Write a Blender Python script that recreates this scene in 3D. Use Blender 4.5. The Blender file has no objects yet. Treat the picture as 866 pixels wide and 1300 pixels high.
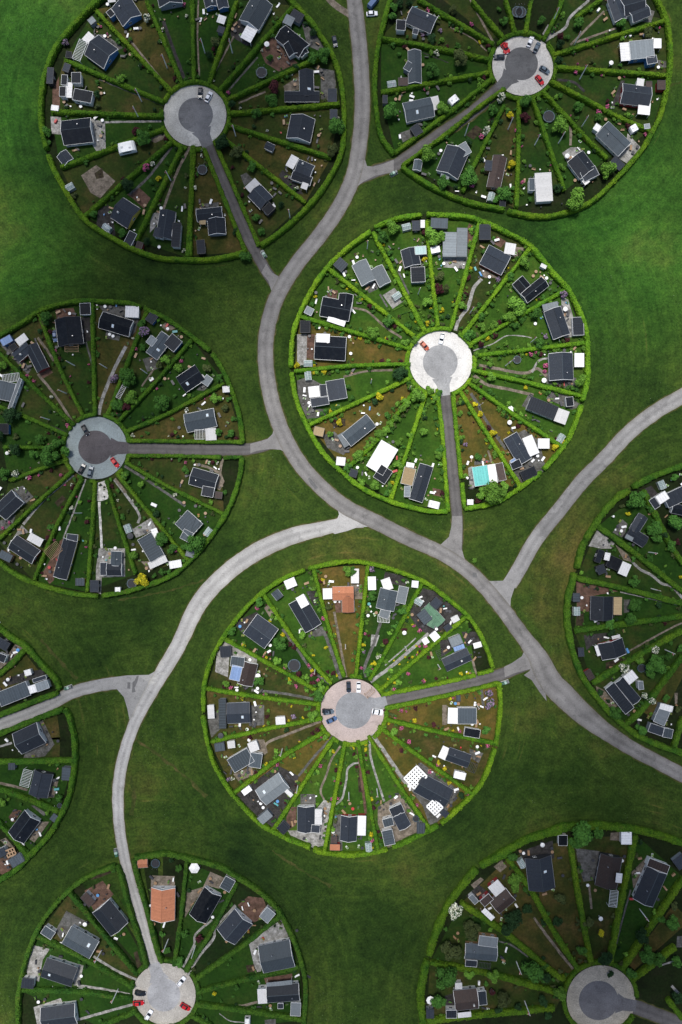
import bpy, math, random
from mathutils import Vector, noise
R = random.Random(7)
sc = bpy.context.scene
COL = sc.collection
HC = 265.0          # camera height in metres
S = 0.30            # metres per photo pixel on the ground
DATA = r'''# full-frame: hubs, rims, roads
@ A 0 0 1
hub 247.5 146 38.5 248.5 146 22 c1
rim 331 311 360 290 395 257 420 222 434 190 437 150 434 110 426 78 410 48 393 24 376 6 362 -10
rim 312 319 290 325 262 329 240 329 205 327 175 318 145 303 108 279 87 249 68 215 60 195
rim 58 188 52 160 51 140 52 118 57 92 71 58 96 27 120 2 135 -10
@ B 0 0 1
hub 664 82.5 37.5 662 81 21 c2
rim 497 -8 488 25 480 60 476 100 478 140 484 171 500 195
rim 510 211 535 228 562 243 585 252 608 259 641 265
rim 645 267 675 273 707 272 750 256 786 223 815 190 827 170 841 140 852 83 848 28 836 0 832 -8
@ C 0 0 1
hub 560 459.5 38.5 559 460 22 c3
rim 369 466 371.5 427 381 397 399 362 420 334 445.5 311 471 293
rim 475.5 288 503 277 535.5 272
rim 542 271 555 272 578 273 601 276.5 636 290.4 673 311 703 346 723.6 369 739.8 403.6 746 426.7 747 465 746 485 740 509
rim 739 514 728 545 716.7 566 691 596
rim 688 599 661 619 629 638 590 646
rim 569 649 545 649 521.7 643.6 496 636.7 459 619 434 598.6 410.8 575.5 390 541 376 506 370 472
@ D 0 0 1
hub 122 568.6 38 121 568 21.5 c4
rim -12 432 0 425 27.7 409 48 395 70 387 96 382 120 381.5 160 384 178 390
rim 183 391 212 405 244.7 428 266 445
rim 269 448 286 476.6 302.4 522.8 308 562
rim 307 580 303.6 606.6 291 643.5 267.8 680.5 240 712.8 212 733.6 166 749.8 129 756.7
rim 124 757 88.7 753.4 40.6 739.6 16.6 727.6 0 715.6 -15 702
@ E 0 0 1
hub 447.5 902.5 39 449 902 23 c5
rim 258 905 259 871 268.5 836.6 287 804 312 772 335.5 751 361 734 387 723.6
rim 391 722 425.5 714.7 450 713 468 715.4 491 721 535 737 563 756 593 781 609 804 620.5 829.7 626 848
rim 634 866.7 636 895 634 918 630 948
rim 629 951 616 987 599.7 1010.5 560.5 1047
rim 557 1049 514 1070.5 498 1076
rim 492 1079 470 1084 445 1086.7 411.7 1084 397.8 1079
rim 394 1077 360.9 1063.6 328.5 1045 294 1008 273 973.5 263.9 945.8 257 909
@ F 0 0 1
hubx 909 775
rim 885 589 866 592 840.5 600.7 819.6 610 804 619
rim 800 622 784.7 632 767.3 651 755 668.7 741 693 733 722
rim 730 727 727 742 722 759.4 721 785 722.8 801 728 827 737.7 853.5 749.9 874 772.5 902 795 923 819.6 939 854.5 952.9 885 962
@ I 0 0 1
hubx -95 945
rim -12 791 0 799 12.7 809 30.5 820.4 44.5 835.6 57 849.6 68.6 862 75 876
rim 73 880 51 888 25 898 0 908 -12 913
rim 81 900.4 86.4 909 90 922 93.5 940 94 963 92 981.7 87.7 1008 77.4 1034 61.4 1060.6 33.6 1091 14.6 1109 0 1117.6 -12 1125
rim -12 937 0 932 25 922 57 909 80 901
@ G 0 0 1
hub 208.5 1263 38.5 208 1263 21 c6
rim 22 1305 22 1290 23 1264.8 31 1223 47 1181.6 65.8 1154 86.6 1132 112 1113.5 146 1100
rim 148 1100 153.6 1114.6 165 1158.5 179 1202.4 186 1230
rim 170 1092 174 1114.6 186 1156 199.8 1209 206.7 1223
rim 170 1090 200 1086 207 1084.6 237 1090.4 276 1100.8 299 1113.5 329 1133 352 1156 371 1191 382.4 1223 388 1255.5 386 1297 385 1306
@ H 0 0 1
hub 763 1269 42 760 1270 25 c7
rim 538 1306 534.4 1268.6 538.5 1237.5 543 1220
rim 545 1215 552 1191.7 566.6 1156 585 1129 606 1104
rim 610 1101 641 1083.6 670.5 1067 705 1056.6 716.4 1052 745 1050 770 1050 804 1054 832 1060 865 1070.5 885 1078
# ---- A1
@ A 40 0 4.124
sp 335 50 735 480
sp 600 0 790 440
sp 840 -20 850 430
sp 170 310 690 530
sp 100 580 690 605
H b | g 464 4 524 99 115 D | f 400 50 425 80 32 K | c 400 0 440 -5 30 W
H b | g 310 225 412 300 128 D | c 315 178 280 218 42 W | p 275 215 235 315 45 W
H w | f 217 488 315 507 62 K | f 232 375 232 432 50 K | f 172 388 168 442 32 K | f 162 450 160 502 34 K | c 200 432 194 512 34 W
H w | g 158 690 312 672 128 K
H g | g 712 -60 728 18 125 D
S g | f 300 85 322 112 36 L
S k | f 95 345 90 430 34 D
S k | f 162 340 195 352 44 D
S w | f 98 555 137 560 28 W
S k | f 175 275 205 280 34 K
t 600 88 24 w 470 410 30 l 345 435 15 g 340 490 20 d 80 690 30 g 580 712 40 g 545 685 26 r 175 220 20 p 800 30 13 k 345 560 18 o 455 215 18 g 568 340 16 d 515 210 15 g
t 400 180 8 k 413 188 8 w 350 130 9 y 365 140 9 k
pole 578 533 565 623 712 358
path n 2.2 500 190 740 490
path g 2.2 355 415 690 550
path d 4 690 110 740 250 800 410
path l 2.5 375 640 680 635
deck l 100 610 155 612 158 705 105 700
deck l 310 620 385 640 390 800 345 800 320 760
deck g 320 180 390 180 480 250 440 270 330 190
deck p 110 470 145 400 150 570 110 560
lw 520 270 5
lw 620 200 5
lw 560 400 3
lw 470 530 4
lw 450 680 2
lw 770 250 2
# ---- A2
@ A 240 0 4.124
sp 250 0 100 440
sp 545 30 155 475
sp 740 270 200 520
sp 790 540 215 590
H b | g 100 -40 115 28 62 D | g 165 -30 180 35 55 D
S g | c 150 95 190 108 42 W | f 148 140 182 152 34 D
H w | g 385 -10 312 122 118 M | c 340 130 295 210 62 W
H w | g 478 158 602 258 88 K | g 520 215 550 278 60 K | g 575 235 608 278 45 K
S g | f 535 58 590 92 52 D
S w | c 500 95 545 118 50 L
H k | g 613 360 617 500 75 D | g 500 497 682 497 56 D
S k | f 750 455 750 525 48 D
H w | g 597 605 572 728 128 D | g 577 680 572 715 30 D
S k | f 757 565 757 615 40 D
deck d 215 130 270 100 335 235 300 240 220 190
deck p 370 260 440 190 520 290 570 330 470 375 400 330
deck g 590 120 650 140 720 220 690 270 620 240
deck n 495 450 575 400 575 470 500 480
deck g 655 350 760 370 770 450 740 525 690 520 690 400
tramp 380 380 29
par 407 228 14 w
t 135 210 28 o 105 285 22 d 125 262 15 r 445 455 40 r 430 520 38 g 225 540 22 d 310 475 15 g 350 590 28 g 705 280 42 g 650 300 30 g 560 350 20 d 770 660 50 g 205 485 12 k 650 165 22 d 610 120 16 d 778 618 14 w 420 300 20 g 460 100 14 g
pole 85 280 228 280
path n 2 50 0 45 200 55 400
path n 2 235 190 120 410
path g 2 360 300 210 470
path n 2 400 480 260 540
car 758 190 768 240 darkblue
car 60 462 58 510 darkblue
car 90 530 115 482 white
lw 380 320 2
lw 330 550 4
lw 330 650 4
lw 230 280 3
lw 130 150 2
# ---- A4
@ A 240 150 4.124
sp 745 205 200 30
sp 610 440 165 90
sp 75 150 295 700
sp 130 110 365 665
sp 15 140 5 720
H w | g 565 240 645 275 68 D | g 540 290 640 325 46 D | c 557 200 525 258 45 W | c 590 348 622 360 36 W
H k | g 340 372 405 440 92 D | c 310 380 362 332 52 W | f 400 455 432 488 56 K | c 420 475 450 455 20 W
H g | g 38 505 172 490 66 D | g 140 520 146 604 92 D | c 55 545 88 545 24 N
S k | f 57 632 63 705 44 D
S w | g 400 130 442 150 38 D
deck d 490 270 540 310 600 400 540 390 470 300
deck g 270 300 300 285 335 320 290 355
deck g 60 450 155 440 155 470 60 475
tramp 70 270 26
t 170 120 45 d 245 170 38 o 330 250 30 g 755 165 38 o 290 720 35 g 380 590 22 g 240 590 20 d 350 520 25 g 480 450 20 d
pole 245 95 530 525
bin 390 710
lw 90 350 5
lw 300 300 4
lw 400 180 5
# ---- A3
@ A 40 150 4.124
sp 150 255 700 50
sp 275 512 735 118
sp 545 640 790 140
sp 815 730 850 140
C 455 165 545 145 50
S w | g 150 175 188 222 62 D
H y | g 442 462 532 520 125 D
H w | g 712 480 690 622 85 D | f 640 590 690 602 50 D | f 762 545 752 672 44 D | c 748 585 745 620 24 W
S w | f 530 592 496 658 44 D
S r | f 545 655 578 665 36 B
G 200 360
G 395 575
deck d 350 480 400 450 430 540 440 610 410 640 340 560
deck p 500 400 560 360 625 420 590 475 530 420
deck l 625 500 680 490 670 540 640 580 620 600
deck n 625 90 680 65 705 80 690 110 650 130 625 120
deck n 260 300 340 245 440 330 360 420 310 390
deck s 330 290 370 260 380 310 340 320
path n 3 830 150 760 290 685 490
path g 3 735 150 620 300 515 400
t 580 105 38 g 545 65 24 r 645 210 14 g 625 335 20 g 665 315 18 y 600 255 24 k 632 238 18 w 500 345 38 d 225 405 20 o 440 385 16 l 475 600 28 g 290 230 18 g 740 275 12 l 810 300 16 o 600 640 24 d 85 130 18 g 320 500 22 g 70 135 14 l
pole 730 328
car 395 560 400 600 white
lw 400 260 4
lw 620 220 3
lw 760 400 3
lw 180 160 2
lw 600 400 2
# ---- B1
@ B 470 0 4.33
sp 262 -10 680 240
sp 560 0 735 205
sp 745 -10 800 180
sp 60 205 440 275 660 325
sp 60 505 350 450 660 395
sp 670 430 455 600 135 838
sp 745 480 580 600 410 740 175 908
H w | g 215 70 352 130 98 D | f 172 105 168 162 52 K | f 235 165 265 172 32 D
H g | g 245 270 248 450 72 M | f 195 350 230 372 50 M
S n | f 155 440 210 440 45 B
G 118 462
H w | g 190 612 345 578 108 M | c 352 530 370 602 42 W
S g | f 83 515 83 560 28 D
C 437 570 480 535 36
t 120 85 28 g 130 40 26 g 340 210 30 d 300 175 20 r 385 170 14 p 395 222 20 l 365 290 20 w 495 310 50 o 345 380 44 g 110 600 48 g 400 590 42 l 655 275 18 g 460 50 26 o 560 135 15 k 705 55 20 g 745 110 25 g 715 115 18 g 720 530 28 w 670 600 28 g 770 630 22 y 160 300 18 g 735 490 18 g 165 10 26 d 215 15 22 d 375 125 13 o 290 190 14 p 600 235 12 y 205 205 14 g 130 245 20 g
tramp 810 65 31
path n 1.5 440 150 560 210 640 280
path n 2.5 550 0 680 240
path d 1 290 290 430 345
car 745 240 745 285 red
car 725 240 765 285 red
car 735 312 685 312 darkblue
van 5 30 30 0 blue
car -10 75 30 72 white
lw 500 180 4
lw 560 80 4
lw 400 380 2
# ---- B2
@ B 660 0 4.204
sp 30 180 62 0
sp 130 205 205 60 230 -20
sp 300 90 440 -10
sp 180 290 780 105
sp 190 355 800 400
H w | g 503 -20 545 98 66 D | g 555 35 668 5 92 D | g 598 82 692 42 66 D
H b | f 590 265 718 252 98 L | f 680 320 735 310 42 D | c 558 228 566 325 52 W | c 714 232 755 232 52 W
H r | g 548 490 702 510 108 D | c 667 548 660 612 65 W
S w | f 630 430 668 436 44 W
S n | f 695 425 695 475 34 B
S r | f 762 420 762 470 44 B
deck g 455 55 480 50 560 110 700 120 720 60 690 50 600 100
deck g 735 320 800 330 800 360 740 360
deck l 120 180 150 130 190 150 180 200 150 210
deck d 540 430 560 430 530 560 490 575 490 560
t 120 105 28 g 320 115 32 g 545 120 28 g 215 230 25 d 250 200 18 g 310 565 28 g 210 510 18 g 30 530 42 g 385 330 15 o 540 345 16 g 690 170 32 o 355 215 10 k 220 190 22 r 290 280 16 g 210 320 25 d 470 540 14 r 380 60 18 g 30 110 12 d
car 48 240 65 200 white
car 80 275 103 228 grey
car 110 358 155 385 grey
car 88 402 125 448 red
tramp 5 65 30
pole 175 120 290 240 318 425
path l 3 370 0 270 90 240 150 130 220
path n 2.5 450 60 270 240
path n 2.5 515 150 300 225
path l 3.5 165 435 400 570 520 635
path d 3 200 425 290 440 345 490
lw 260 60 4
lw 420 130 3
lw 450 290 4
lw 430 450 3
lw 270 540 2
par 490 332 12 w
# ---- B3
@ B 470 130 4.33
sp 510 490 560 370 740 10
sp 805 580 815 300 820 -20
H w | g 485 250 425 392 128 D | f 500 225 535 285 58 L | c 390 395 435 412 30 L
H n | g 718 290 680 465 76 B | f 655 315 650 372 40 D
S k | f 715 550 748 552 30 K
G 665 520
S w | g 268 308 258 365 44 M
S k | f 240 120 272 168 52 D
deck g 160 170 240 140 250 180 180 220
deck s 525 180 580 125 620 150 570 205
deck s 645 100 680 80 680 110 650 120
t 315 278 50 l 545 400 55 g 400 440 38 g 640 150 26 w 675 40 28 g 770 70 24 y 775 340 28 y 625 375 20 g 735 500 42 g 690 535 24 g 775 535 20 g 540 215 25 d 850 70 32 r 470 465 16 d 420 190 20 g 685 185 14 o
pole 520 185 757 150
bin 130 388
lw 750 200 4
lw 600 250 2
# ---- B4
@ B 660 130 4.204
sp 240 470 140 180 65 -33
sp 470 300 350 180 120 -65
sp 700 150 500 60 165 -120
H w | f 125 372 135 525 88 W | f 50 435 82 435 65 M
H w | g 300 282 368 372 104 D | f 335 398 415 358 55 D | c 340 432 366 412 28 W
H w | g 445 130 565 245 100 M
S k | f 500 295 552 342 46 D
C 590 152 625 132 34
S w | f 670 122 700 118 26 L
S w | f 408 142 428 112 34 W
deck l 225 270 270 240 320 240 330 260 255 320
deck l 575 165 645 240 570 325 500 280 560 250
par 255 283 13 w
t 222 112 50 l 475 350 50 l 305 510 66 l 205 450 30 d 320 20 28 g 425 75 25 g 35 80 28 r 15 190 20 g 55 520 18 g 320 180 20 g 410 92 12 g 520 10 12 g 395 260 14 d
tramp 155 75 32
pole 330 130 205 220 78 230
path n 3 265 100 272 160 270 230
lw 320 80 4
lw 240 200 2
lw 100 300 3
lw 620 120 3
# ---- C1
@ C 360 265 4.33
sp 490 125 780 675
sp 250 330 480 510 720 700
sp 90 590 700 770
sp 785 60 820 400 850 650
sp 60 892 380 862 700 853
H w | g 415 290 470 402 86 L | g 512 318 560 412 70 L
H w | g 208 532 368 562 108 K | g 345 465 335 555 78 K | c 243 603 338 635 30 W
H w | g 172 758 342 768 130 K | u 180 712 255 715 48 W
H g | g 690 215 712 310 92 D | f 722 228 786 224 46 P | f 738 318 742 402 78 K
S g | f 292 282 337 322 58 M
S k | f 118 612 118 678 56 K
S w | f 120 548 160 568 42 L
S k | f 708 88 752 86 54 D | c 765 62 765 105 24 W
S g | f 812 72 905 76 56 M
S w | f 812 225 862 215 34 W
G 135 850
G 675 100
G 622 480
deck p 245 440 300 450 290 505 240 490
deck p 125 690 172 690 165 830 125 820
deck l 75 690 130 690 125 866 75 866
deck l 545 475 610 435 665 505 600 550
deck g 450 420 510 395 520 440 470 465
deck n 650 290 690 290 695 330 660 335
deck d 745 250 790 250 790 300 750 300
deck s 360 280 380 275 390 290 370 292
deck s 385 245 405 240 415 270 400 278
bed 640 585 700 560 12 g
bed 655 640 690 620 12 g
bed 650 665 700 640 12 l
bed 600 560 660 530 14 l
t 490 675 42 l 580 710 20 l 795 510 34 l 820 145 55 l 600 100 45 l 545 150 35 g 580 615 35 g 665 735 28 l 725 720 25 l 815 627 18 l 600 275 18 g 615 315 15 g 865 440 30 r 860 370 30 o 495 545 20 g 425 490 20 g 640 665 18 g 175 485 13 y 240 365 13 g 155 520 18 g 800 592 14 o 675 355 15 g 400 408 9 y 810 550 12 y 600 215 10 g 685 770 16 l
path n 2.5 380 545 460 565 560 650 650 710
path g 2 630 340 690 470
path g 2 530 470 570 540
car 755 730 795 775 orange
pole 460 220 740 470
lw 480 760 6
lw 480 810 6
lw 480 620 2
lw 650 600 2
lw 420 200 3
# ---- C2
@ C 555 265 4.33
sp 235 70 75 665
sp 515 210 140 695
sp 705 445 180 745
sp 815 735 225 805
H g | f 72 125 70 262 78 L | f 140 102 136 262 60 L
H r | g 262 245 382 308 118 D | c 372 215 430 225 62 W
H w | g 480 488 597 395 66 K | g 445 388 490 440 74 K
H b | g 637 548 690 700 98 D | c 580 545 665 525 35 L
H w | g 683 792 688 940 132 D | c 755 832 808 832 76 W
S k | f 266 80 266 165 62 D
S w | f 778 592 782 692 62 D
deck l 35 265 170 265 150 330 35 322
deck p 175 80 215 100 190 180 172 260 165 110
deck p 330 150 380 180 350 215 310 190
deck n 430 210 490 215 440 270 410 260
deck l 680 480 720 500 780 700 700 710
deck n 230 320 290 350 340 380 260 380
deck g 600 900 765 930 765 990 600 960
par 707 550 13 w
C 590 300 590 325 20
S w | f 574 303 604 318 20 W
t 480 295 35 l 405 370 26 g 440 530 62 l 400 590 40 l 540 575 35 g 245 590 25 g 250 650 30 l 320 640 30 l 140 535 28 l 180 690 35 g 215 800 22 l 245 745 22 r 320 700 20 r 380 740 18 l 565 738 32 g 600 700 16 p 700 465 25 p 15 150 35 l 50 440 28 o 10 450 25 r 300 530 20 g 330 390 20 p 430 640 25 g 540 240 18 g 60 590 18 d 30 640 20 o 295 830 22 l 520 800 16 k 640 350 14 d 0 600 14 l 160 480 10 l 420 770 14 g 250 240 20 g 545 790 12 k 335 560 10 l 310 160 16 g 460 610 25 g
path l 4 245 385 200 440 170 540 120 610 100 670
path l 1.2 520 712 470 700 380 700 300 745 200 780
path l 2.5 620 820 560 835 520 900
pole 180 575 515 735 395 850
car 30 690 20 735 white
lw 60 520 3
lw 240 440 4
lw 350 440 3
lw 560 640 2
lw 480 690 2
tramp 440 830 22
# ---- C3
@ C 360 460 4.33
sp 140 345 330 255 710 80
sp 340 590 520 420 740 130
sp 590 755 670 520 790 150
sp 845 145 875 400 905 820
H w | f 150 222 248 205 48 D | f 216 120 222 190 38 D | f 240 158 342 140 110 D | c 138 165 198 158 60 W
H w | g 345 427 482 317 85 M | c 312 392 352 460 40 L
H w | f 585 452 500 595 108 W | f 570 580 524 650 76 K
H w | g 788 565 728 760 76 D | f 698 580 676 672 66 N | c 675 560 718 568 25 W | f 682 680 680 740 34 L
S n | f 165 372 222 385 50 N
S w | f 290 540 340 545 46 W
S g | f 365 602 405 615 42 D
G 135 75
C 797 775 858 790 38
deck g 75 100 130 80 210 120 150 250 240 260 230 300 130 310 80 200
deck g 215 400 280 380 370 470 330 510 240 470
deck p 820 690 866 700 866 740 820 730
deck s 250 310 340 310 340 350 280 360
t 530 185 28 y 500 215 22 d 770 375 28 l 740 180 48 l 800 150 30 l 640 60 42 d 355 135 22 g 650 250 28 l 620 310 28 l 590 340 25 l 560 375 30 l 530 400 35 l 500 430 25 l 415 510 40 l 430 655 25 l 495 675 35 l 350 580 28 g 565 720 22 g 700 145 25 l 635 565 32 l 715 500 16 l 690 400 22 l 640 440 26 l 255 390 22 l 270 260 20 g 310 330 24 y 625 228 18 l 655 200 15 y 390 280 12 g 570 290 22 g 855 500 25 l 830 200 25 l 235 265 18 g 680 220 28 l 460 460 22 l 220 70 10 l 580 580 20 l 455 580 20 l 690 530 12 o 850 520 22 l 820 170 20 l
path n 2.5 330 80 450 50 600 42
pole 480 115 690 150
lw 560 210 6
lw 500 120 3
lw 480 260 6
lw 660 330 3
lw 790 450 3
# ---- C4
@ C 555 460 4.33
sp 90 180 110 400 135 640
sp 138 660 152 805
sp 130 160 300 430 465 690
sp 180 115 400 270 690 465
sp 190 40 500 110 800 185
H w | f 506 220 658 280 76 D | c 652 285 716 308 76 W
H w | g 405 402 488 545 84 D | c 494 408 536 508 58 W | f 408 572 462 550 44 K | f 405 548 432 530 16 U
H w | f 200 630 285 616 108 T | f 285 615 328 609 105 W | f 328 607 372 597 98 B
S w | f 558 445 622 445 56 W
S k | f 468 628 548 592 54 K
S w | f 730 188 736 240 42 K
G 680 418
S w | f 168 768 202 768 30 W
deck g 620 160 700 170 800 240 740 260 600 200
deck g 465 240 500 180 520 185 490 250
deck g 440 390 480 370 560 430 600 590 470 670 420 600 510 540
deck l 170 580 195 570 205 690 180 690
deck g 205 545 250 530 300 545 205 568
deck n 575 60 620 90 760 110 780 150 640 130
t 235 282 22 y 308 392 27 y 650 468 22 y 395 385 10 y 315 710 75 l 250 720 35 l 370 690 35 l 790 100 40 l 295 75 30 l 295 155 18 g 205 100 14 l 240 190 14 l 165 160 14 l 290 468 14 l 285 360 17 r 255 38 13 r 225 760 18 r 155 452 14 p 450 330 15 l 445 350 15 r 365 270 17 g 600 15 18 k 125 280 13 l 10 170 24 g 20 480 25 g 225 520 25 g 320 510 20 l 755 270 18 g 295 10 22 l 390 225 13 l 590 50 14 k 200 60 12 g 10 350 20 g 30 600 20 g 110 230 20 o
par 590 98 14 w
par 400 330 13 w
C 400 240 425 265 20
path n 3.5 200 70 270 120 400 150 530 180
path g 3.5 185 170 230 240 250 290 330 410 380 480
path n 3.5 230 15 330 35 480 60 550 35 600 75
path n 2.5 280 485 300 550
pole 230 240 375 20
lw 320 300 6
lw 190 380 6
lw 350 180 2
lw 560 340 2
lw 350 130 3
# ---- D1
@ D 0 375 5.4125
sp 262 118 400 480 570 832
sp 630 45 640 450 650 822
sp -20 380 260 660 505 890
sp -20 760 140 820 460 960
sp 20 1040 440 1050
H r | g 98 425 195 345 78 D | g 205 340 290 508 90 D | c 118 328 182 280 55 W | f 68 370 108 338 40 K
H k | g 458 152 482 338 176 K
H w | f -40 638 92 668 130 M | p 20 575 135 560 55 W | f 138 570 62 778 24 L
S b | f -20 915 50 915 72 K
S b | f 0 325 72 285 52 U
S w | f 578 48 582 128 74 K
S n | p 495 340 495 388 92 N
deck p 255 545 330 490 365 530 300 570
deck g 0 340 60 330 215 510 190 545 60 400
deck p 380 95 505 85 525 145 390 165
deck d 560 150 620 150 625 310 580 320
car 375 250 380 310 blue
t 320 150 55 g 70 820 60 d 385 1010 52 g 270 985 42 g 110 970 26 o 600 785 18 g 0 480 42 l 800 745 42 g 790 570 30 p 670 395 18 g 665 300 14 l 240 170 18 g 0 970 40 d 850 540 42 g 320 1060 36 g 770 825 16 g 270 240 22 d 300 190 30 o 250 380 18 g
pole 515 483 735 500 460 675 342 855
path n 3 260 540 390 700 510 890
path l 4 866 350 780 520 700 720 680 820
path g 2 590 320 640 500 640 600
path d 2.5 75 790 450 940
path n 3 260 290 320 370 370 450
car 565 890 605 960 black
lw 300 700 3
lw 560 600 3
lw 400 720 4
lw 700 500 5
lw 200 900 2
# ---- D2
@ D 120 375 4.33
sp 288 80 225 250 70 660
sp 535 240 330 480 130 690
sp 715 480 400 650 170 750
sp 172 798 500 802 818 806
H w | g 30 130 198 180 92 K
H b | g 395 215 310 330 75 M | f 402 235 458 282 75 D | f 295 235 330 262 50 L
H w | g 473 490 577 420 100 K | c 570 470 600 440 20 W
H w | g 498 702 662 668 102 M | c 610 765 670 762 66 W | p 553 765 603 765 52 W
S w | f 165 85 240 88 62 W
S b | f 290 105 330 135 55 D
S w | f 598 452 634 478 54 L
S w | f 702 515 740 512 34 W
S w | p 130 565 168 495 24 W
deck g 65 195 145 210 135 250 60 235
deck g 20 55 170 60 165 110 200 130 50 90
deck g 265 350 330 330 360 400 290 420
deck n 365 170 410 135 450 180 400 200
deck g 590 480 650 480 600 525 560 520
deck g 200 120 250 110 225 200 205 225
t 185 450 52 g 200 562 45 l 275 200 40 p 105 460 25 p 120 605 36 g 170 610 30 r 460 405 32 l 615 395 30 o 370 590 50 g 395 355 32 l 350 385 25 o 265 285 22 g 255 155 28 g 665 570 32 l 685 455 25 g 430 680 14 l 445 755 14 l 10 240 12 l 440 550 18 g 720 620 25 o 770 680 20 g 750 760 25 g 290 755 14 g 740 570 18 g 350 140 18 g 620 400 14 g 680 750 25 g 100 650 20 g
path n 2 330 400 260 500
pole 290 430
lw 420 440 4
lw 350 720 5
lw 90 340 5
lw 260 560 2
lw 200 640 2
C 300 465 320 452 16
# ---- D3
@ D 0 565 5.4125
sp 60 245 460 95
sp -20 655 250 400 500 175
sp 230 930 380 570 560 230
sp 600 1010 625 650 650 250
sp 728 240 790 460 930 888
H w | g 115 352 -10 470 122 D
H r | g 78 665 240 772 110 D | c 198 625 288 675 58 W
H y | g 478 652 405 915 96 D | f 455 632 532 640 48 D
H w | g 795 732 790 830 72 M | f 685 852 730 852 88 D | g 730 858 832 858 82 D
S n | f -10 745 70 785 56 M
S y | f 512 942 575 942 52 M
S k | f 643 930 643 1012 60 D
S w | f 785 995 822 995 32 W
S n | p 330 760 410 690 80 N
deck g 90 300 160 280 230 355 170 410
deck g 0 520 110 480 80 560 0 590
deck l 0 800 50 700 150 550 200 600 110 620 50 700
deck p 290 880 400 700 410 660 435 640 370 930 340 955
deck l 680 710 860 710 860 905 700 908 695 1025 660 1010 660 850
deck s 375 395 430 345 455 370 400 425
deck W 672 260 720 245 750 340 740 370 700 385 665 385
t 330 70 75 g 100 200 35 w 20 200 45 g 545 395 20 l 510 505 20 o 610 380 16 r 590 525 22 r 345 565 28 g 320 635 22 r 500 290 20 r 485 320 14 g 455 535 15 g 845 490 20 g 855 205 32 g 650 760 20 g 820 435 14 g 450 40 40 g 230 60 40 g 100 30 50 d
pole 563 467
path l 3 505 205 300 380 160 545
path l 1.8 590 235 530 400 435 640
path W 2.8 682 390 700 710
path n 3 790 230 866 330
par 45 55 12 w
car 545 195 580 130 black
car 612 220 630 145 grey
car 765 90 812 150 red
lw 330 500 4
lw 380 250 4
lw 580 650 2
lw 770 550 3
# ---- D4
@ D 120 565 4.33
sp 120 155 320 400 515 635
sp 168 95 400 225 712 382
sp 172 58 450 60 695 67
sp 708 68 812 66
H w | g 528 168 668 208 96 D | f 590 250 655 262 55 D
H w | f 475 395 560 472 104 M | f 480 485 532 512 58 M | p 572 412 548 470 30 W
H g | f 272 500 345 625 88 M | c 300 665 396 622 38 W | c 325 460 342 508 34 W
S n | f 660 272 700 278 38 B
S g | f 500 590 545 603 40 L
S w | f 408 662 475 650 42 W
G 625 478
G 183 460
par 195 500 18 d
tramp 205 762 27
deck l 205 465 310 400 340 460 300 480 230 510
deck n 255 640 300 690 330 680 300 640
deck n 660 170 700 160 715 200 690 250 670 240
deck l 175 120 185 120 190 130 175 130
t 260 742 42 y 170 165 28 l 250 213 22 l 555 545 55 g 500 560 25 g 215 612 30 l 370 515 42 g 430 570 35 g 155 395 18 g 330 720 20 g 370 700 22 g 285 185 14 l 500 135 28 g 340 215 12 l 640 315 18 l 720 265 20 g 340 380 25 d 380 430 20 g 420 480 15 g 250 360 12 g 140 345 12 g 410 695 16 g 490 640 16 g 670 90 14 g 250 260 12 g 90 190 16 g 130 250 18 g 185 362 14 o
path l 3 110 190 240 370 240 430
path g 3 165 115 300 200 500 335
path n 3 545 105 620 120 690 155
path n 3 705 75 690 150 700 230
C 308 322 338 335 16
lw 60 450 3
lw 400 130 4
lw 380 300 2
# ---- E1
@ E 250 705 4.33
sp 640 70 720 380 810 670
sp 365 215 560 500 740 710
sp 150 460 400 600 660 745
sp 50 735 300 775 680 825
H w | g 548 245 640 402 102 D | u 565 222 597 280 50 W
H w | g 292 378 408 462 132 D
H w | g 292 592 262 715 86 B | f 185 582 260 592 56 M | f 185 642 242 655 82 U
H w | g 745 212 862 210 76 O | g 830 225 832 315 66 O | c 693 212 745 210 60 W
S g | f 125 535 185 530 60 D
S w | f 485 167 542 143 50 W
S r | g 425 200 455 238 44 M
deck d 200 370 330 310 345 330 250 430
deck l 145 470 330 570 330 600 180 545 170 670 100 640 110 540 140 500
deck p 755 255 795 255 795 315 765 315
deck n 370 290 400 260 440 300 400 340
deck g 600 400 690 390 700 440 640 450
deck d 600 200 650 190 680 260 650 290
tramp 535 605 35
t 830 90 35 l 340 262 30 g 585 440 25 l 435 347 18 l 455 490 45 g 440 575 28 l 160 712 25 l 190 420 30 g 670 775 35 g 685 725 28 l 615 605 14 k 650 650 18 r 535 505 16 r 560 655 22 r 600 670 18 l 665 685 14 k 750 650 16 r 710 505 14 y 475 440 16 y 725 290 22 o 640 455 15 g 670 298 14 l 490 610 18 l 630 635 13 y 565 505 8 y 610 565 8 y 705 405 14 l 470 180 14 o 600 725 13 g 620 95 14 o 520 450 9 y 690 665 8 y 630 700 12 r 340 690 32 g 740 680 12 l 400 360 9 y 330 290 14 k 380 560 10 y 735 560 12 o 630 660 10 k 720 640 12 r 445 405 9 y 770 660 10 y 550 600 8 y 400 545 12 r
path g 4 690 400 730 500 790 680
path n 3 755 310 780 450 820 670
path g 3 470 405 560 530 640 640 740 710
path g 3 300 740 480 760 640 790
pole 650 625 817 490
par 335 665 15 w
car 833 700 835 748 darkblue
car 690 856 748 858 darkblue
lw 830 450 6
lw 470 690 4
lw 650 520 3
lw 540 550 2
# ---- E2
@ E 445 705 4.33
sp 97 52 65 350 30 670
sp 395 152 250 430 105 690
sp 640 335 400 540 155 750
sp 170 770 450 715 690 660
sp 700 655 790 632
sp 190 845 500 780 820 705
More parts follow.
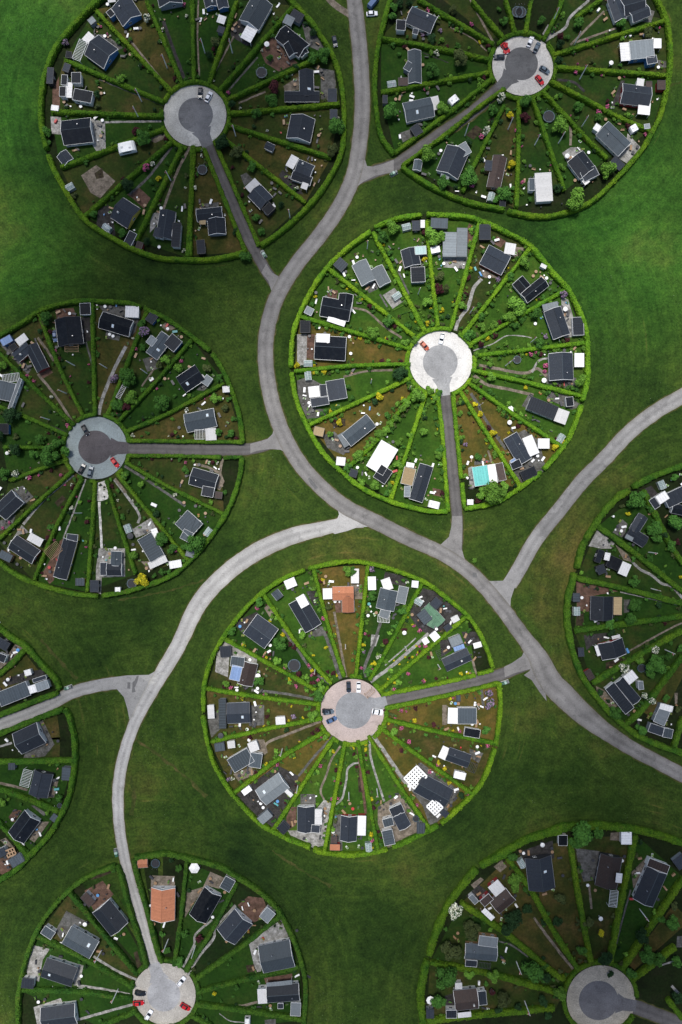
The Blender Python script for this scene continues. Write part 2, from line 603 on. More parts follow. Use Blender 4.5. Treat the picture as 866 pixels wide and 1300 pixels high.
H w | g 215 190 190 300 100 M | c 190 128 212 190 52 W | f 295 172 275 265 54 L | f 162 312 215 330 50 L | p 150 345 215 350 40 W
H k | g 412 282 500 378 62 G | f 452 248 490 282 55 D | f 385 310 430 368 58 M | g 475 330 440 395 44 G | f 526 385 546 410 42 D
H w | g 518 608 655 545 74 D | f 548 485 612 458 54 L | f 568 520 628 498 28 U | p 485 520 508 570 38 K
S w | f 118 118 120 192 44 W
S w | f 338 158 375 162 38 W
S w | f 25 75 25 155 44 W
S w | f 450 430 480 465 44 W
S w | f 400 482 428 464 36 W
S w | f 560 362 597 342 32 W
G 373 255
C 680 502 722 490 28
S g | f 585 790 608 790 34 M
deck d 330 300 400 180 470 200 620 320 560 380 440 440 380 410 330 340
deck d 490 470 540 460 560 520 500 560
deck d 610 420 700 420 720 480 640 500
deck d 190 90 280 110 320 140 300 170 240 160 180 140
deck s 480 380 510 375 520 420 480 420
deck l 115 435 160 440 140 500 110 500
deck n 0 160 65 160 65 240 25 240
t 120 75 20 p 115 225 36 g 288 310 28 g 195 475 24 r 155 555 20 w 130 595 18 y 72 490 15 y 75 530 12 p 80 430 10 k 95 300 14 l 240 390 18 g 215 430 16 l 265 695 22 l 225 635 18 l 290 650 14 g 350 385 12 k 380 415 16 k 10 90 30 g 95 640 25 g 680 30 20 l 55 250 15 g 45 450 12 g 520 245 12 g 600 660 12 g 330 695 14 o 240 577 7 y 300 560 8 y 295 135 16 g 175 520 14 d 90 375 12 l 765 760 26 p 770 815 30 p 795 830 14 g 640 775 16 o 565 785 8 k 430 810 14 l 310 360 14 d 380 500 10 k 360 500 8 y 340 380 8 y 650 410 20 g 100 440 10 r 175 590 12 g 270 600 8 y 320 565 10 r
path g 3.5 165 370 130 480 80 610 85 670
path l 4 110 695 250 590 430 430
path l 1.5 190 605 360 455
path g 3 720 730 730 830
path n 3 670 570 690 655
pole 300 500 480 600 685 810
car 45 700 45 750 white
car 120 855 180 860 white
S n | p 85 775 125 738 26 N
par 297 427 12 w
bin 852 700
lw 20 420 6
lw 350 840 6
lw 560 610 3
lw 320 470 3
lw 90 400 3
lw 160 500 2
# ---- E4
@ E 445 895 4.33
sp 40 200 95 500 155 812
sp 100 175 260 430 442 692
sp 155 120 400 300 672 492
sp 190 80 480 150 815 218
H w | f 590 62 695 62 90 M | c 535 58 590 60 88 W
H k | g 535 272 655 315 74 D | c 530 232 500 295 45 W | p 640 330 690 350 50 K
H g | g 375 432 540 522 115 D | x 322 430 392 362 80 W | x 440 535 486 582 60 W | g 385 410 420 440 60 D
H w | f 222 598 290 568 52 D | g 262 605 302 680 72 D | f 180 655 235 640 46 M | f 200 690 218 772 60 M
S w | f 628 150 715 165 48 K
S w | f 572 385 635 400 40 W
S g | f 505 590 535 615 35 D
S g | f 365 684 412 684 58 M
G 100 780
deck g 655 240 730 265 705 320 655 285
deck g 385 315 600 470 560 540 500 620 440 680 400 560 290 410
deck n 150 560 270 490 340 580 400 680 300 760 200 785 150 650
deck n 505 0 530 0 530 110 505 110
deck s 40 380 55 380 65 480 45 480
tramp 360 625 18
t 245 150 26 l 190 120 14 l 85 245 14 y 85 290 14 l 350 140 14 l 260 190 12 l 750 140 28 g 215 50 14 o 10 235 16 y 660 225 12 g 610 500 22 d 60 535 14 l 105 735 16 l 95 370 14 r 440 300 18 g 290 505 14 g 500 130 12 g 635 480 14 l 85 220 9 y 305 35 8 k 120 745 8 k 20 270 12 r 755 20 16 p 190 30 12 r
path l 4.5 120 160 210 290 290 410 350 470
path l 2.5 105 180 115 300 185 530
path p 3 35 200 60 400 85 600
path l 2 20 320 45 318
pole 145 460
car 118 35 178 48 white
lw 380 40 6
lw 380 230 5
lw 230 260 6
lw 160 420 3
lw 20 450 3
# ---- E3
@ E 250 895 4.33
sp 75 205 380 135 690 75
sp 205 485 450 300 710 145
sp 420 690 590 430 755 180
sp 700 815 760 500 815 205
H g | g 165 50 290 45 112 D | f 138 -30 140 132 40 M
H w | f 185 340 295 275 85 M | f 290 302 355 312 80 M | f 285 240 335 222 52 W
H w | g 350 515 478 420 102 L
H w | g 600 562 600 702 95 D | u 670 570 668 652 40 W | f 655 662 650 705 48 D
H r | g 838 615 832 752 90 D | f 908 612 905 720 46 W
S w | f 73 5 77 78 36 W
S w | f 432 92 485 88 42 W
S g | f 95 240 150 232 46 M
S w | f 167 225 207 220 38 W
S w | f 250 492 294 460 32 W
S g | f 343 648 402 598 50 L
S w | f 488 475 522 506 22 W
S g | f 455 702 494 663 54 D
S r | f 730 788 788 790 36 O
S n | f 735 748 772 750 38 B
deck g 290 0 370 0 370 110 290 115
deck g 60 85 120 20 130 130 80 180
deck n 200 380 300 340 320 380 230 420
deck d 215 495 440 330 560 390 530 530 410 685 330 645 220 540
deck g 570 490 650 490 655 555 570 555
deck p 520 560 550 560 545 660 500 690 490 620
deck l 500 690 560 690 700 520 740 540 710 770 640 785 520 725
deck g 760 600 800 600 800 820 730 830 740 700
deck n 320 190 370 190 390 260 350 290
t 640 55 36 l 530 70 18 p 395 30 14 l 385 62 14 r 660 130 20 r 710 180 22 l 435 255 17 l 410 315 13 l 700 305 14 o 665 435 18 l 735 255 16 l 195 405 14 w 175 410 14 p 850 235 18 o 830 270 12 l 650 375 12 g 665 545 14 l 490 135 20 d 620 20 18 g 190 160 10 g 800 540 14 l 785 265 12 g 750 430 12 g 580 100 14 l 450 120 14 g 600 190 10 g 845 215 10 y
path n 3 680 90 500 160 390 205 370 250
path g 3 750 170 640 290 560 390
path n 2.5 790 225 740 300 710 390 680 470 700 520
path l 2.5 866 320 830 350 820 420 800 510 765 545
pole 470 240 555 440 835 480 690 560
par 130 170 16 d
car 695 45 752 35 grey
car 710 98 772 68 blue
lw 550 170 5
lw 570 300 6
lw 700 420 3
lw 620 400 3
lw 800 400 3
# ---- F1
@ F 715 585 5.735
sp 590 210 760 560 880 760
sp 255 475 560 700 880 958
sp 100 855 500 945 880 1044
sp 85 1240 450 1190 880 1133
H w | f 752 298 900 228 105 D | f 692 290 762 245 66 W | f 648 275 692 342 48 D | g 800 345 900 365 70 K
H k | g 592 400 520 515 76 D | g 480 515 608 595 86 D | f 458 545 512 575 34 L
H k | f 330 725 420 765 88 K | f 420 775 482 802 95 W | f 330 670 318 725 40 W | f 285 650 250 740 44 K | f 268 762 292 822 62 D
H k | g 290 990 285 1163 160 D | f 402 992 400 1125 64 N
S g | f 103 965 103 1030 52 M
G 720 175
G 100 1095
deck d 580 210 640 180 690 240 620 290
deck g 360 520 430 425 470 460 440 560 400 545
deck l 185 620 250 500 375 600 350 640 280 640
deck n 380 610 470 680 505 740 440 720
deck p 95 870 220 900 400 950 210 985 200 1100 100 1090
deck g 440 1010 490 1010 480 1100 440 1110
deck s 95 1120 150 1110 150 1200 90 1200
t 540 280 75 g 480 320 30 g 670 490 62 g 690 570 42 g 475 388 22 y 525 880 46 g 820 120 32 g 830 440 70 g 525 1050 50 g 430 330 25 o 745 765 15 l 860 845 20 y 790 620 42 g 480 600 20 g 635 710 30 g 830 590 26 r 640 350 30 g 740 540 30 d 700 1050 30 d 370 650 16 g
path l 3 500 730 560 790 640 830 720 895 790 915 870 1000
path l 1.4 415 955 860 1055
pole 620 665 640 930
par 370 405 9 w
lw 500 850 3
lw 700 700 2
# ---- F2
@ F 715 775 5.735
sp 215 535 500 360 880 145
sp 455 842 600 700 880 330
sp 810 1005 880 780
H r | g 348 225 380 342 182 D | c 355 200 415 185 24 W | c 238 255 262 330 24 W
H w | f 342 550 490 735 82 D | g 412 512 545 668 74 D | f 462 515 528 462 74 W | f 550 550 588 545 62 L
H g | f 745 725 700 828 88 L | f 708 697 802 722 44 W | f 630 852 735 888 66 D | f 732 890 800 902 68 M
S k | f 135 275 140 340 44 D
S r | f 180 440 218 505 50 B
deck s 310 380 430 340 440 370 310 430
deck d 150 180 330 160 340 200 220 250 170 290
deck n 240 550 300 580 400 700 330 720 250 640
deck n 810 600 835 600 830 680 815 680
tramp 570 420 30
t 455 420 46 w 595 625 30 w 655 665 38 w 570 360 38 l 675 290 36 w 690 400 80 g 640 470 40 g 750 640 32 g 570 880 52 g 380 750 55 g 490 60 50 g 850 280 30 g 270 600 30 d 340 100 42 g 800 200 25 d 740 95 16 r 640 750 18 l 840 720 30 o 350 160 35 d 770 330 40 g 330 660 20 d
pole 740 285
path n 2 470 300 780 130 880 85
C 250 75 235 82 18
lw 600 180 5
lw 780 530 5
lw 250 420 3
# ---- I1
@ I 0 795 7.873
sp 238 240 120 370 -30 500
H w | f -20 740 278 622 150 M | f 285 642 355 620 80 W | f 357 620 478 577 88 L | f 325 550 458 508 40 D
H k | f -40 145 75 215 92 D
H w | f -40 300 50 335 80 D
H w | g 160 1186 402 1072 225 D
S w | f 235 478 300 460 60 W
deck d 30 540 240 460 430 430 450 480 330 530 250 550 50 600
deck n 0 430 250 220 150 180 50 330 0 360
deck g 370 950 430 940 545 1181 450 1300 230 1330
bin 680 615
par 75 535 18 w
par 175 240 18 b
lw 250 380 5
lw 600 1000 5
# ---- I2
@ I 0 935 6.845
sp 640 210 300 222 -30 225
sp 510 660 240 550 -30 452
sp 240 1060 120 900 -30 740
H k | g 372 318 322 525 165 D | p 250 290 212 432 80 W
H w | g 272 698 130 890 168 K
H w | x 60 1020 130 990 60 N | f 85 1115 190 1050 84 M | f -40 1040 42 998 72 D
S g | f 570 275 562 390 76 M
S g | f 62 268 120 268 60 M
S w | f 440 700 490 738 66 M
deck n 430 380 510 380 470 530 420 530
deck p 125 630 190 645 130 740 100 740 75 700
deck n 350 740 430 740 300 920 250 890
deck n 0 900 50 880 120 960 60 960
deck p 0 1060 80 1040 100 1150 40 1210 0 1190
deck g 270 600 300 600 410 670 380 690
tramp 520 600 22
par 105 725 14 w
par 470 385 16 d
t 20 575 38 l 430 550 25 g 510 540 34 g 300 940 20 d
path n 3 0 405 120 430 240 465
path l 2.5 0 85 105 55
lw 540 120 4
lw 100 350 2
lw 80 620 2
# ---- G1
@ G 15 1080 4.33
sp 315 235 500 460 690 690
sp 140 475 400 600 670 760
sp 50 770 350 780 660 820
sp 685 885 600 925 480 965
H w | g 485 312 588 440 120 D
H w | g 297 470 448 555 110 M
H w | g 172 650 340 705 112 D
H w | g 160 930 348 905 112 D
S w | f 388 250 438 303 48 B
S w | f 165 440 222 478 50 M
S w | f 40 735 115 742 55 D
S n | g 688 82 742 78 46 O
deck p 400 220 500 165 560 240 530 270 450 330
deck g 240 440 300 330 430 400 330 420 270 490
deck l 75 640 120 520 210 540 170 600 150 720 90 690
deck l 350 620 395 630 370 740 340 740
deck l 120 860 270 810 280 835 160 870 160 960 140 960
deck s 670 560 690 550 712 630 690 645
deck s 430 160 520 100 550 120 480 150
tramp 790 70 25
t 825 460 18 g 850 555 16 g 215 540 12 g 450 200 14 o 560 110 14 g
pole 495 545 585 760
par 400 408 12 w
path l 3 450 580 560 650 685 710
path l 3 360 740 500 760 650 790
path l 3 360 930 500 890 665 845
car 680 780 730 790 black
car 670 840 722 838 red
car 735 930 768 880 white
bin 573 12
lw 600 450 2
lw 560 640 2
lw 480 680 2
lw 250 380 4
lw 720 450 2
# ---- G2
@ G 200 1080 4.33
sp 160 60 130 350 90 640
sp 435 180 300 440 150 670
sp 680 360 450 540 210 710
sp 780 640 450 720 210 785
sp 210 850 450 880 800 935
sp 180 910 240 940 300 975
H w | g 28 212 25 388 132 O
H w | g 303 232 218 382 106 K
H w | g 472 370 375 482 130 D
H w | g 567 608 740 572 152 M
H w | g 600 798 778 786 96 D | f 550 806 600 803 80 W | f 660 858 692 858 30 D | c 600 738 740 722 24 L
S w | f 400 160 365 222 62 M
S w | f 580 343 626 382 70 L
S w | f 760 845 757 918 56 L
gz 202 98 30
deck n -36 135 95 140 95 200 -36 200
deck n 160 225 250 200 290 115 370 150 340 210 270 190 200 290 150 370
deck p 440 300 500 250 580 260 600 310 560 380 520 400
deck l 500 500 680 380 720 470 580 530 570 670 540 670
deck p 585 700 740 675 745 720 600 740
deck s 485 630 530 625 545 665 495 670
deck g 590 930 650 925 650 960 590 960
t 315 783 14 y 230 490 26 r 150 460 22 g 115 100 22 g 75 50 20 d 25 460 18 g 50 550 22 g 430 755 20 g 415 800 12 g 525 735 12 g 120 620 30 g 235 805 12 g 350 825 10 g 530 860 14 g
path l 3 165 685 230 580 310 480 320 420 430 300
path l 2.5 140 640 200 520 210 460 300 380
path n 3 215 830 430 855 550 830
path l 1 340 895 400 935 480 945
pole 210 520 60 485
car 105 750 155 690 white
car 120 840 185 880 red
C 480 935 510 935 36
lw 280 460 2
lw 400 600 2
lw 400 720 3
lw 600 440 2
# ---- H3
@ H 525 1040 4.811
sp 575 240 720 440 866 700 1015 933
sp 290 515 560 700 866 950 930 976
sp 100 880 500 960 866 1060 915 1068
sp 80 1240 450 1200 866 1160
H r | g 597 465 498 548 98 B | f 480 450 540 400 74 W | f 420 522 475 475 48 B | c 425 552 486 610 32 W
H n | g 318 815 512 830 94 M | f 400 745 515 760 62 L | f 318 882 390 888 40 D | p 395 885 470 895 34 K
H w | g 252 1120 395 1105 124 B | f 398 1100 448 1095 86 D | c 270 1198 352 1190 32 W | f 200 1195 265 1195 50 D
H k | g 765 238 790 435 160 D
S w | f 257 1030 300 1028 38 W
S g | f 80 1200 128 1200 56 D
S w | f 350 475 390 520 34 L
G 660 270
deck d 320 470 400 400 450 440 400 500 350 480
deck d 640 200 850 130 860 240 740 240 690 280
deck n 490 290 540 250 570 290 530 325
deck n 350 400 410 355 430 370 370 425
deck d 190 1080 250 1060 260 1180 200 1180
par 105 1110 26 w
par 790 160 14 w
par 482 1060 14 d
t 255 568 48 w 620 395 55 l 235 805 72 o 360 690 64 o 205 980 75 g 150 1120 50 g 735 945 75 g 485 960 46 l 335 950 36 l 615 620 66 d 695 550 36 d 555 1110 50 o 520 1165 28 d 800 1115 36 d 565 680 42 d 440 1010 20 g 610 235 36 g 200 680 20 g 480 1060 24 r 640 1150 26 d 800 980 30 g 240 1210 14 g
pole 628 868 678 1108
path n 3 735 600 800 690 870 780
path g 2 520 745 600 770 700 840
lw 780 700 5
lw 600 850 3
lw 650 1060 4
# ---- H4
@ H 690 1040 4.92
sp 165 120 225 500 300 900
sp 580 100 490 520 420 900
sp 880 370 700 640 490 950
sp 830 800 560 1010
sp 780 1130 880 1260
H k | g 432 235 395 430 138 B | u 470 332 464 390 38 W
H w | g 717 325 628 530 136 D | f 657 272 785 320 54 B
S w | f 98 140 155 140 66 K
S w | f 525 87 525 165 66 W
S g | f 835 300 900 250 72 D
S w | p 440 445 430 545 50 W
deck g 200 180 350 200 360 230 320 380 250 390 215 270
deck n 420 85 490 80 490 135 415 130
deck n 550 330 650 230 610 400 560 430
deck g 835 730 866 730 866 800 830 800
t 260 95 90 g 200 150 45 g 340 90 40 g 90 650 36 d 235 815 36 g 355 715 28 y 285 650 36 o 390 880 55 d 620 735 46 d 810 660 50 g 820 545 30 o 740 630 30 g 105 1095 50 l 550 960 40 g 20 1000 35 d 10 920 25 g 110 500 42 o 840 900 36 g 640 850 60 g 420 970 25 d 850 1120 42 d 720 880 45 g 30 1230 30 d
path n 2.5 285 410 300 560
path n 3 0 700 100 830 185 935
path g 2 545 440 490 640 430 870
path l 2 740 910 820 885
path l 3 800 1040 866 1110
pole 600 560
par 360 625 14 w
lw 370 560 4
lw 130 600 5
lw 20 780 5
lw 700 760 5
lw 550 800 2
'''

def W(px, py, z=0.0):
    k = (HC - z) / HC
    return Vector(((px - 433) * S * k, (650 - py) * S * k, z))

# ---------------------------------------------------------------- materials
MATS = {}
def new_mat(name):
    m = bpy.data.materials.new(name); m.use_nodes = True
    nt = m.node_tree
    return m, nt, nt.nodes['Principled BSDF']
def N(nt, t, **kw):
    n = nt.nodes.new(t)
    for k, v in kw.items():
        if k in n.inputs.keys() if hasattr(n.inputs, 'keys') else False: n.inputs[k].default_value = v
        else: setattr(n, k, v)
    return n
def L(nt, a, b): nt.links.new(a, b)
def c4(c): return (c[0], c[1], c[2], 1.0)
def tex_noise(nt, vec, scale, detail=3.0, rough=0.55):
    n = nt.nodes.new('ShaderNodeTexNoise'); n.inputs['Scale'].default_value = scale
    n.inputs['Detail'].default_value = detail; n.inputs['Roughness'].default_value = rough
    L(nt, vec, n.inputs['Vector']); return n.outputs['Fac']
def ramp(nt, fac, stops):
    r = nt.nodes.new('ShaderNodeValToRGB'); e = r.color_ramp.elements
    while len(e) < len(stops): e.new(0.5)
    for i, (p, c) in enumerate(stops): e[i].position = p; e[i].color = c4(c)
    L(nt, fac, r.inputs['Fac']); return r.outputs['Color']
def mix(nt, fac, a, b, mode='MIX'):
    m = nt.nodes.new('ShaderNodeMix'); m.data_type = 'RGBA'; m.blend_type = mode
    if isinstance(fac, (int, float)): m.inputs[0].default_value = fac
    else: L(nt, fac, m.inputs[0])
    for sock, v in ((m.inputs[6], a), (m.inputs[7], b)):
        if isinstance(v, tuple): sock.default_value = c4(v)
        else: L(nt, v, sock)
    return m.outputs[2]
def math_(nt, op, a, b=None, c=None):
    m = nt.nodes.new('ShaderNodeMath'); m.operation = op
    for i, v in enumerate((a, b, c)):
        if v is None: continue
        if isinstance(v, (int, float)): m.inputs[i].default_value = v
        else: L(nt, v, m.inputs[i])
    return m.outputs[0]
def geo_pos(nt): return nt.nodes.new('ShaderNodeNewGeometry').outputs['Position']
def obj_co(nt): return nt.nodes.new('ShaderNodeTexCoord').outputs['Object']
def rnd(nt): return nt.nodes.new('ShaderNodeObjectInfo').outputs['Random']
def bump(nt, h, strength, dist, bsdf):
    b = nt.nodes.new('ShaderNodeBump'); b.inputs['Strength'].default_value = strength
    b.inputs['Distance'].default_value = dist; L(nt, h, b.inputs['Height']); L(nt, b.outputs[0], bsdf.inputs['Normal'])
def mul(c, k): return tuple(min(1, x * k) for x in c)

def m_ground(name, stops_big, mot, fine=0.35, rough=0.95, scale=0.05, seed=0.0, bumpd=0.08, specks=0.0):
    if name in MATS: return MATS[name]
    m, nt, b = new_mat(name)
    mp = nt.nodes.new('ShaderNodeMapping'); mp.inputs['Location'].default_value = (seed * 37, seed * 91, 0)
    L(nt, geo_pos(nt), mp.inputs['Vector']); P = mp.outputs[0]
    col = ramp(nt, tex_noise(nt, P, scale, 5, .62), stops_big)
    f2 = tex_noise(nt, P, 1.1, 3, .7)
    col = mix(nt, math_(nt, 'MULTIPLY', ramp(nt, tex_noise(nt, P, .35, 4, .65), [(.42, (0, 0, 0)), (.62, (1, 1, 1))]), .55), col, mot)
    dark = ramp(nt, f2, [(.25, (1 - fine,) * 3), (.75, (1 + fine * .0 + .0,) * 3)])
    col = mix(nt, 1.0, col, dark, 'MULTIPLY')
    if specks:
        sp = ramp(nt, tex_noise(nt, P, 3.1, 1, .5), [(.735, (0, 0, 0)), (.76, (1, 1, 1))])
        msk = ramp(nt, tex_noise(nt, P, .035, 2, .5), [(.48, (0, 0, 0)), (.66, (1, 1, 1))])
        col = mix(nt, math_(nt, 'MULTIPLY', math_(nt, 'MULTIPLY', sp, msk), specks), col, (.45, .5, .38))
    L(nt, col, b.inputs['Base Color']); b.inputs['Roughness'].default_value = rough
    b.inputs['Specular IOR Level'].default_value = .1
    bump(nt, f2, .6, bumpd, b)
    MATS[name] = m; return m

def m_plain(name, c, rough=.6, var=.15, metal=0, spec=.5, nscale=2.0, obj=True, alpha=None):
    if name in MATS: return MATS[name]
    m, nt, b = new_mat(name)
    f = tex_noise(nt, obj_co(nt) if obj else geo_pos(nt), nscale, 4, .6)
    col = ramp(nt, f, [(.3, mul(c, 1 - var)), (.7, mul(c, 1 + var))])
    L(nt, col, b.inputs['Base Color']); b.inputs['Roughness'].default_value = rough
    b.inputs['Metallic'].default_value = metal; b.inputs['Specular IOR Level'].default_value = spec
    if alpha: b.inputs['Alpha'].default_value = alpha
    MATS[name] = m; return m

ROOF = dict(K=(.005, .007, .011), D=(.022, .027, .036), M=(.060, .075, .088), L=(.20, .225, .24), W=(.76, .75, .735),
            B=(.050, .036, .032), O=(.46, .185, .10), G=(.10, .19, .12), T=(.14, .46, .43), P=(.42, .56, .54), U=(.17, .25, .42), N=(.42, .31, .17))
def m_roof(code, flat=False):
    name = 'roof_' + code + ('_felt' if flat else '_sheet')
    if name in MATS: return MATS[name]
    c = ROOF[code]
    m, nt, b = new_mat(name)
    P = obj_co(nt)
    sep = nt.nodes.new('ShaderNodeSeparateXYZ'); L(nt, P, sep.inputs[0])
    period = 1.0 if flat else .55
    if code in 'O': period = .32
    fr = math_(nt, 'FRACT', math_(nt, 'DIVIDE', math_(nt, 'ADD', sep.outputs[0], 100.0), period))
    seam = math_(nt, 'LESS_THAN', fr, .14)
    idx = math_(nt, 'FLOOR', math_(nt, 'DIVIDE', math_(nt, 'ADD', sep.outputs[0], 100.0), period))
    wn = nt.nodes.new('ShaderNodeTexWhiteNoise'); wn.noise_dimensions = '2D'
    cmb = nt.nodes.new('ShaderNodeCombineXYZ'); L(nt, idx, cmb.inputs[0]); L(nt, rnd(nt), cmb.inputs[1]); L(nt, cmb.outputs[0], wn.inputs['Vector'])
    base = mix(nt, rnd(nt), mul(c, .6), mul(c, 1.5 if code in 'DKB' else 1.25))
    base = mix(nt, math_(nt, 'MULTIPLY', wn.outputs['Value'], .28), base, mul(c, .55 if code != 'W' else .9))
    # blotches of weathering, moss and dust
    f = tex_noise(nt, P, .7, 5, .65)
    dust = ramp(nt, f, [(.45, (0, 0, 0)), (.75, (1, 1, 1))])
    target = (.032, .035, .038) if code in 'KDBMG' else mul(c, .72)
    base = mix(nt, math_(nt, 'MULTIPLY', dust, .35 if code in 'KDBMG' else .55), base, target)
    st2 = ramp(nt, tex_noise(nt, P, 2.3, 5, .75), [(.52, (1, 1, 1)), (.75, (.62, .62, .6) if code not in 'KDB' else (1.9, 1.9, 1.8))]); base = mix(nt, 1.0, base, st2, 'MULTIPLY')
    sm = .5 if code in 'WLNUTP' else 1.6
    base = mix(nt, math_(nt, 'MULTIPLY', seam, .5), base, mul(c, .62) if code in 'WLNUTPO' else mul(c, 1.7))
    L(nt, base, b.inputs['Base Color'])
    b.inputs['Roughness'].default_value = .55 if code != 'W' else .6
    b.inputs['Specular IOR Level'].default_value = .12
    bump(nt, seam, .5, .04, b)
    MATS[name] = m; return m
WALL = dict(w=(.72, .72, .70), k=(.025, .027, .03), b=(.05, .16, .36), r=(.30, .03, .03), y=(.62, .47, .08), g=(.22, .25, .28), n=(.33, .19, .09))
def m_wall(code):
    name = 'cladding_' + code
    if name in MATS: return MATS[name]
    c = WALL[code]; m, nt, b = new_mat(name)
    P = obj_co(nt); sep = nt.nodes.new('ShaderNodeSeparateXYZ'); L(nt, P, sep.inputs[0])
    fr = math_(nt, 'FRACT', math_(nt, 'MULTIPLY', sep.outputs[2], 6.0))
    g = math_(nt, 'LESS_THAN', fr, .15)
    col = mix(nt, math_(nt, 'MULTIPLY', g, .5), mix(nt, tex_noise(nt, P, 1.5, 4), mul(c, .8), mul(c, 1.1)), mul(c, .4))
    L(nt, col, b.inputs['Base Color']); b.inputs['Roughness'].default_value = .65; bump(nt, g, .4, -.02, b)
    MATS[name] = m; return m
DECK = dict(d=(.052, .048, .048), g=(.135, .132, .125), l=(.36, .35, .335), n=(.235, .195, .155), p=(.165, .095, .070), s=(.050, .036, .022), W=(.72, .70, .67))
def m_deck(code):
    name = 'paving_' + code
    if name in MATS: return MATS[name]
    c = DECK[code]; m, nt, b = new_mat(name); P = geo_pos(nt)
    br = nt.nodes.new('ShaderNodeTexBrick'); L(nt, P, br.inputs['Vector']); br.inputs['Scale'].default_value = 1.0
    br.inputs['Brick Width'].default_value = .6 if code not in 'p' else 3.0; br.inputs['Row Height'].default_value = .6 if code not in 'p' else .2
    br.inputs['Mortar Size'].default_value = .03; br.inputs['Color1'].default_value = c4(mul(c, .82)); br.inputs['Color2'].default_value = c4(mul(c, 1.15))
    br.inputs['Mortar'].default_value = c4(mul(c, .5))
    f = tex_noise(nt, P, .9, 5, .7)
    if code == 's': base = ramp(nt, f, [(.35, mul(c, .6)), (.5, c), (.7, (.05, .055, .02))])
    else: base = br.outputs['Color']
    st = ramp(nt, tex_noise(nt, P, .45, 5, .7), [(.38, (.45, .45, .42)), (.62, (1, 1, 1))])
    col = mix(nt, 1.0, base, st, 'MULTIPLY')
    if code not in 'sW':
        gr = ramp(nt, tex_noise(nt, P, 1.3, 3, .6), [(.6, (0, 0, 0)), (.68, (1, 1, 1))])
        col = mix(nt, math_(nt, 'MULTIPLY', gr, .6), col, (.02, .045, .012))
    L(nt, col, b.inputs['Base Color']); b.inputs['Roughness'].default_value = .9; b.inputs['Specular IOR Level'].default_value = .2
    MATS[name] = m; return m
def m_asphalt(name, c, var=.2, gravel=0.0, tracks=False):
    if name in MATS: return MATS[name]
    m, nt, b = new_mat(name); P = geo_pos(nt)
    col = ramp(nt, tex_noise(nt, P, .12, 6, .7), [(.3, mul(c, 1 - var)), (.7, mul(c, 1 + var))])
    pt = ramp(nt, tex_noise(nt, P, .33, 3, .5), [(.62, (1, 1, 1)), (.66, (.82, .82, .82))])
    col = mix(nt, 1.0, col, pt, 'MULTIPLY')
    cr = nt.nodes.new('ShaderNodeTexVoronoi'); cr.feature = 'DISTANCE_TO_EDGE'; cr.inputs['Scale'].default_value = .11
    wv = nt.nodes.new('ShaderNodeVectorMath'); wv.operation = 'ADD'
    nn = nt.nodes.new('ShaderNodeTexNoise'); nn.inputs['Scale'].default_value = .5; L(nt, P, nn.inputs['Vector'])
    sc_ = nt.nodes.new('ShaderNodeVectorMath'); sc_.operation = 'SCALE'; sc_.inputs['Scale'].default_value = 6.0
    L(nt, nn.outputs['Color'], sc_.inputs[0]); L(nt, P, wv.inputs[0]); L(nt, sc_.outputs[0], wv.inputs[1]); L(nt, wv.outputs[0], cr.inputs['Vector'])
    ck = math_(nt, 'LESS_THAN', cr.outputs['Distance'], .008)
    col = mix(nt, math_(nt, 'MULTIPLY', ck, .4), col, mul(c, .5))
    pn = nt.nodes.new('ShaderNodeTexVoronoi'); pn.inputs['Scale'].default_value = .045; L(nt, wv.outputs[0], pn.inputs['Vector'])
    psp = nt.nodes.new('ShaderNodeSeparateColor'); L(nt, pn.outputs['Color'], psp.inputs[0])
    col = mix(nt, 1.0, col, ramp(nt, psp.outputs[0], [(.0, (.80, .80, .80)), (.18, (1, 1, 1)), (.85, (1, 1, 1)), (1, (1.16, 1.15, 1.12))]), 'MULTIPLY')
    if tracks:
        at = nt.nodes.new('ShaderNodeAttribute'); at.attribute_name = 'across'
        on = math_(nt, 'GREATER_THAN', at.outputs['Fac'], .5)
        u = math_(nt, 'ADD', math_(nt, 'SUBTRACT', at.outputs['Fac'], 1.0), math_(nt, 'MULTIPLY', math_(nt, 'SUBTRACT', tex_noise(nt, P, .12, 3), .5), .16))
        tr = ramp(nt, u, [(.04, (.80, .78, .72)), (.12, (.93, .93, .92)), (.28, (1.10, 1.10, 1.10)), (.50, (.84, .84, .84)), (.72, (1.10, 1.10, 1.10)), (.90, (.93, .93, .92)), (.97, (.80, .78, .72))])
        col = mix(nt, on, col, mix(nt, 1.0, col, tr, 'MULTIPLY'))
    gr = tex_noise(nt, P, 2.2, 3, .7)
    col = mix(nt, 1.0, col, ramp(nt, gr, [(.3, (.8 - gravel,) * 3), (.7, (1.1,) * 3)]), 'MULTIPLY')
    if gravel:
        st = ramp(nt, tex_noise(nt, P, .22, 6, .7), [(.42, (0, 0, 0)), (.66, (1, 1, 1))])
        col = mix(nt, math_(nt, 'MULTIPLY', st, gravel * 2), col, mul(c, .45))
    L(nt, col, b.inputs['Base Color']); b.inputs['Roughness'].default_value = .9; b.inputs['Specular IOR Level'].default_value = .25
    MATS[name] = m; return m
LEAF = dict(d=(.020, .055, .018), g=(.055, .155, .026), l=(.120, .26, .035), y=(.36, .36, .02), r=(.045, .014, .018), p=(.030, .07, .02), w=(.035, .085, .02), k=(.03, .07, .015), o=(.070, .095, .032))
BLOSSOM = dict(p=(.30, .20, .36), w=(.78, .80, .70), k=(.62, .12, .33), y=(.58, .50, .02), r=(.07, .02, .025))
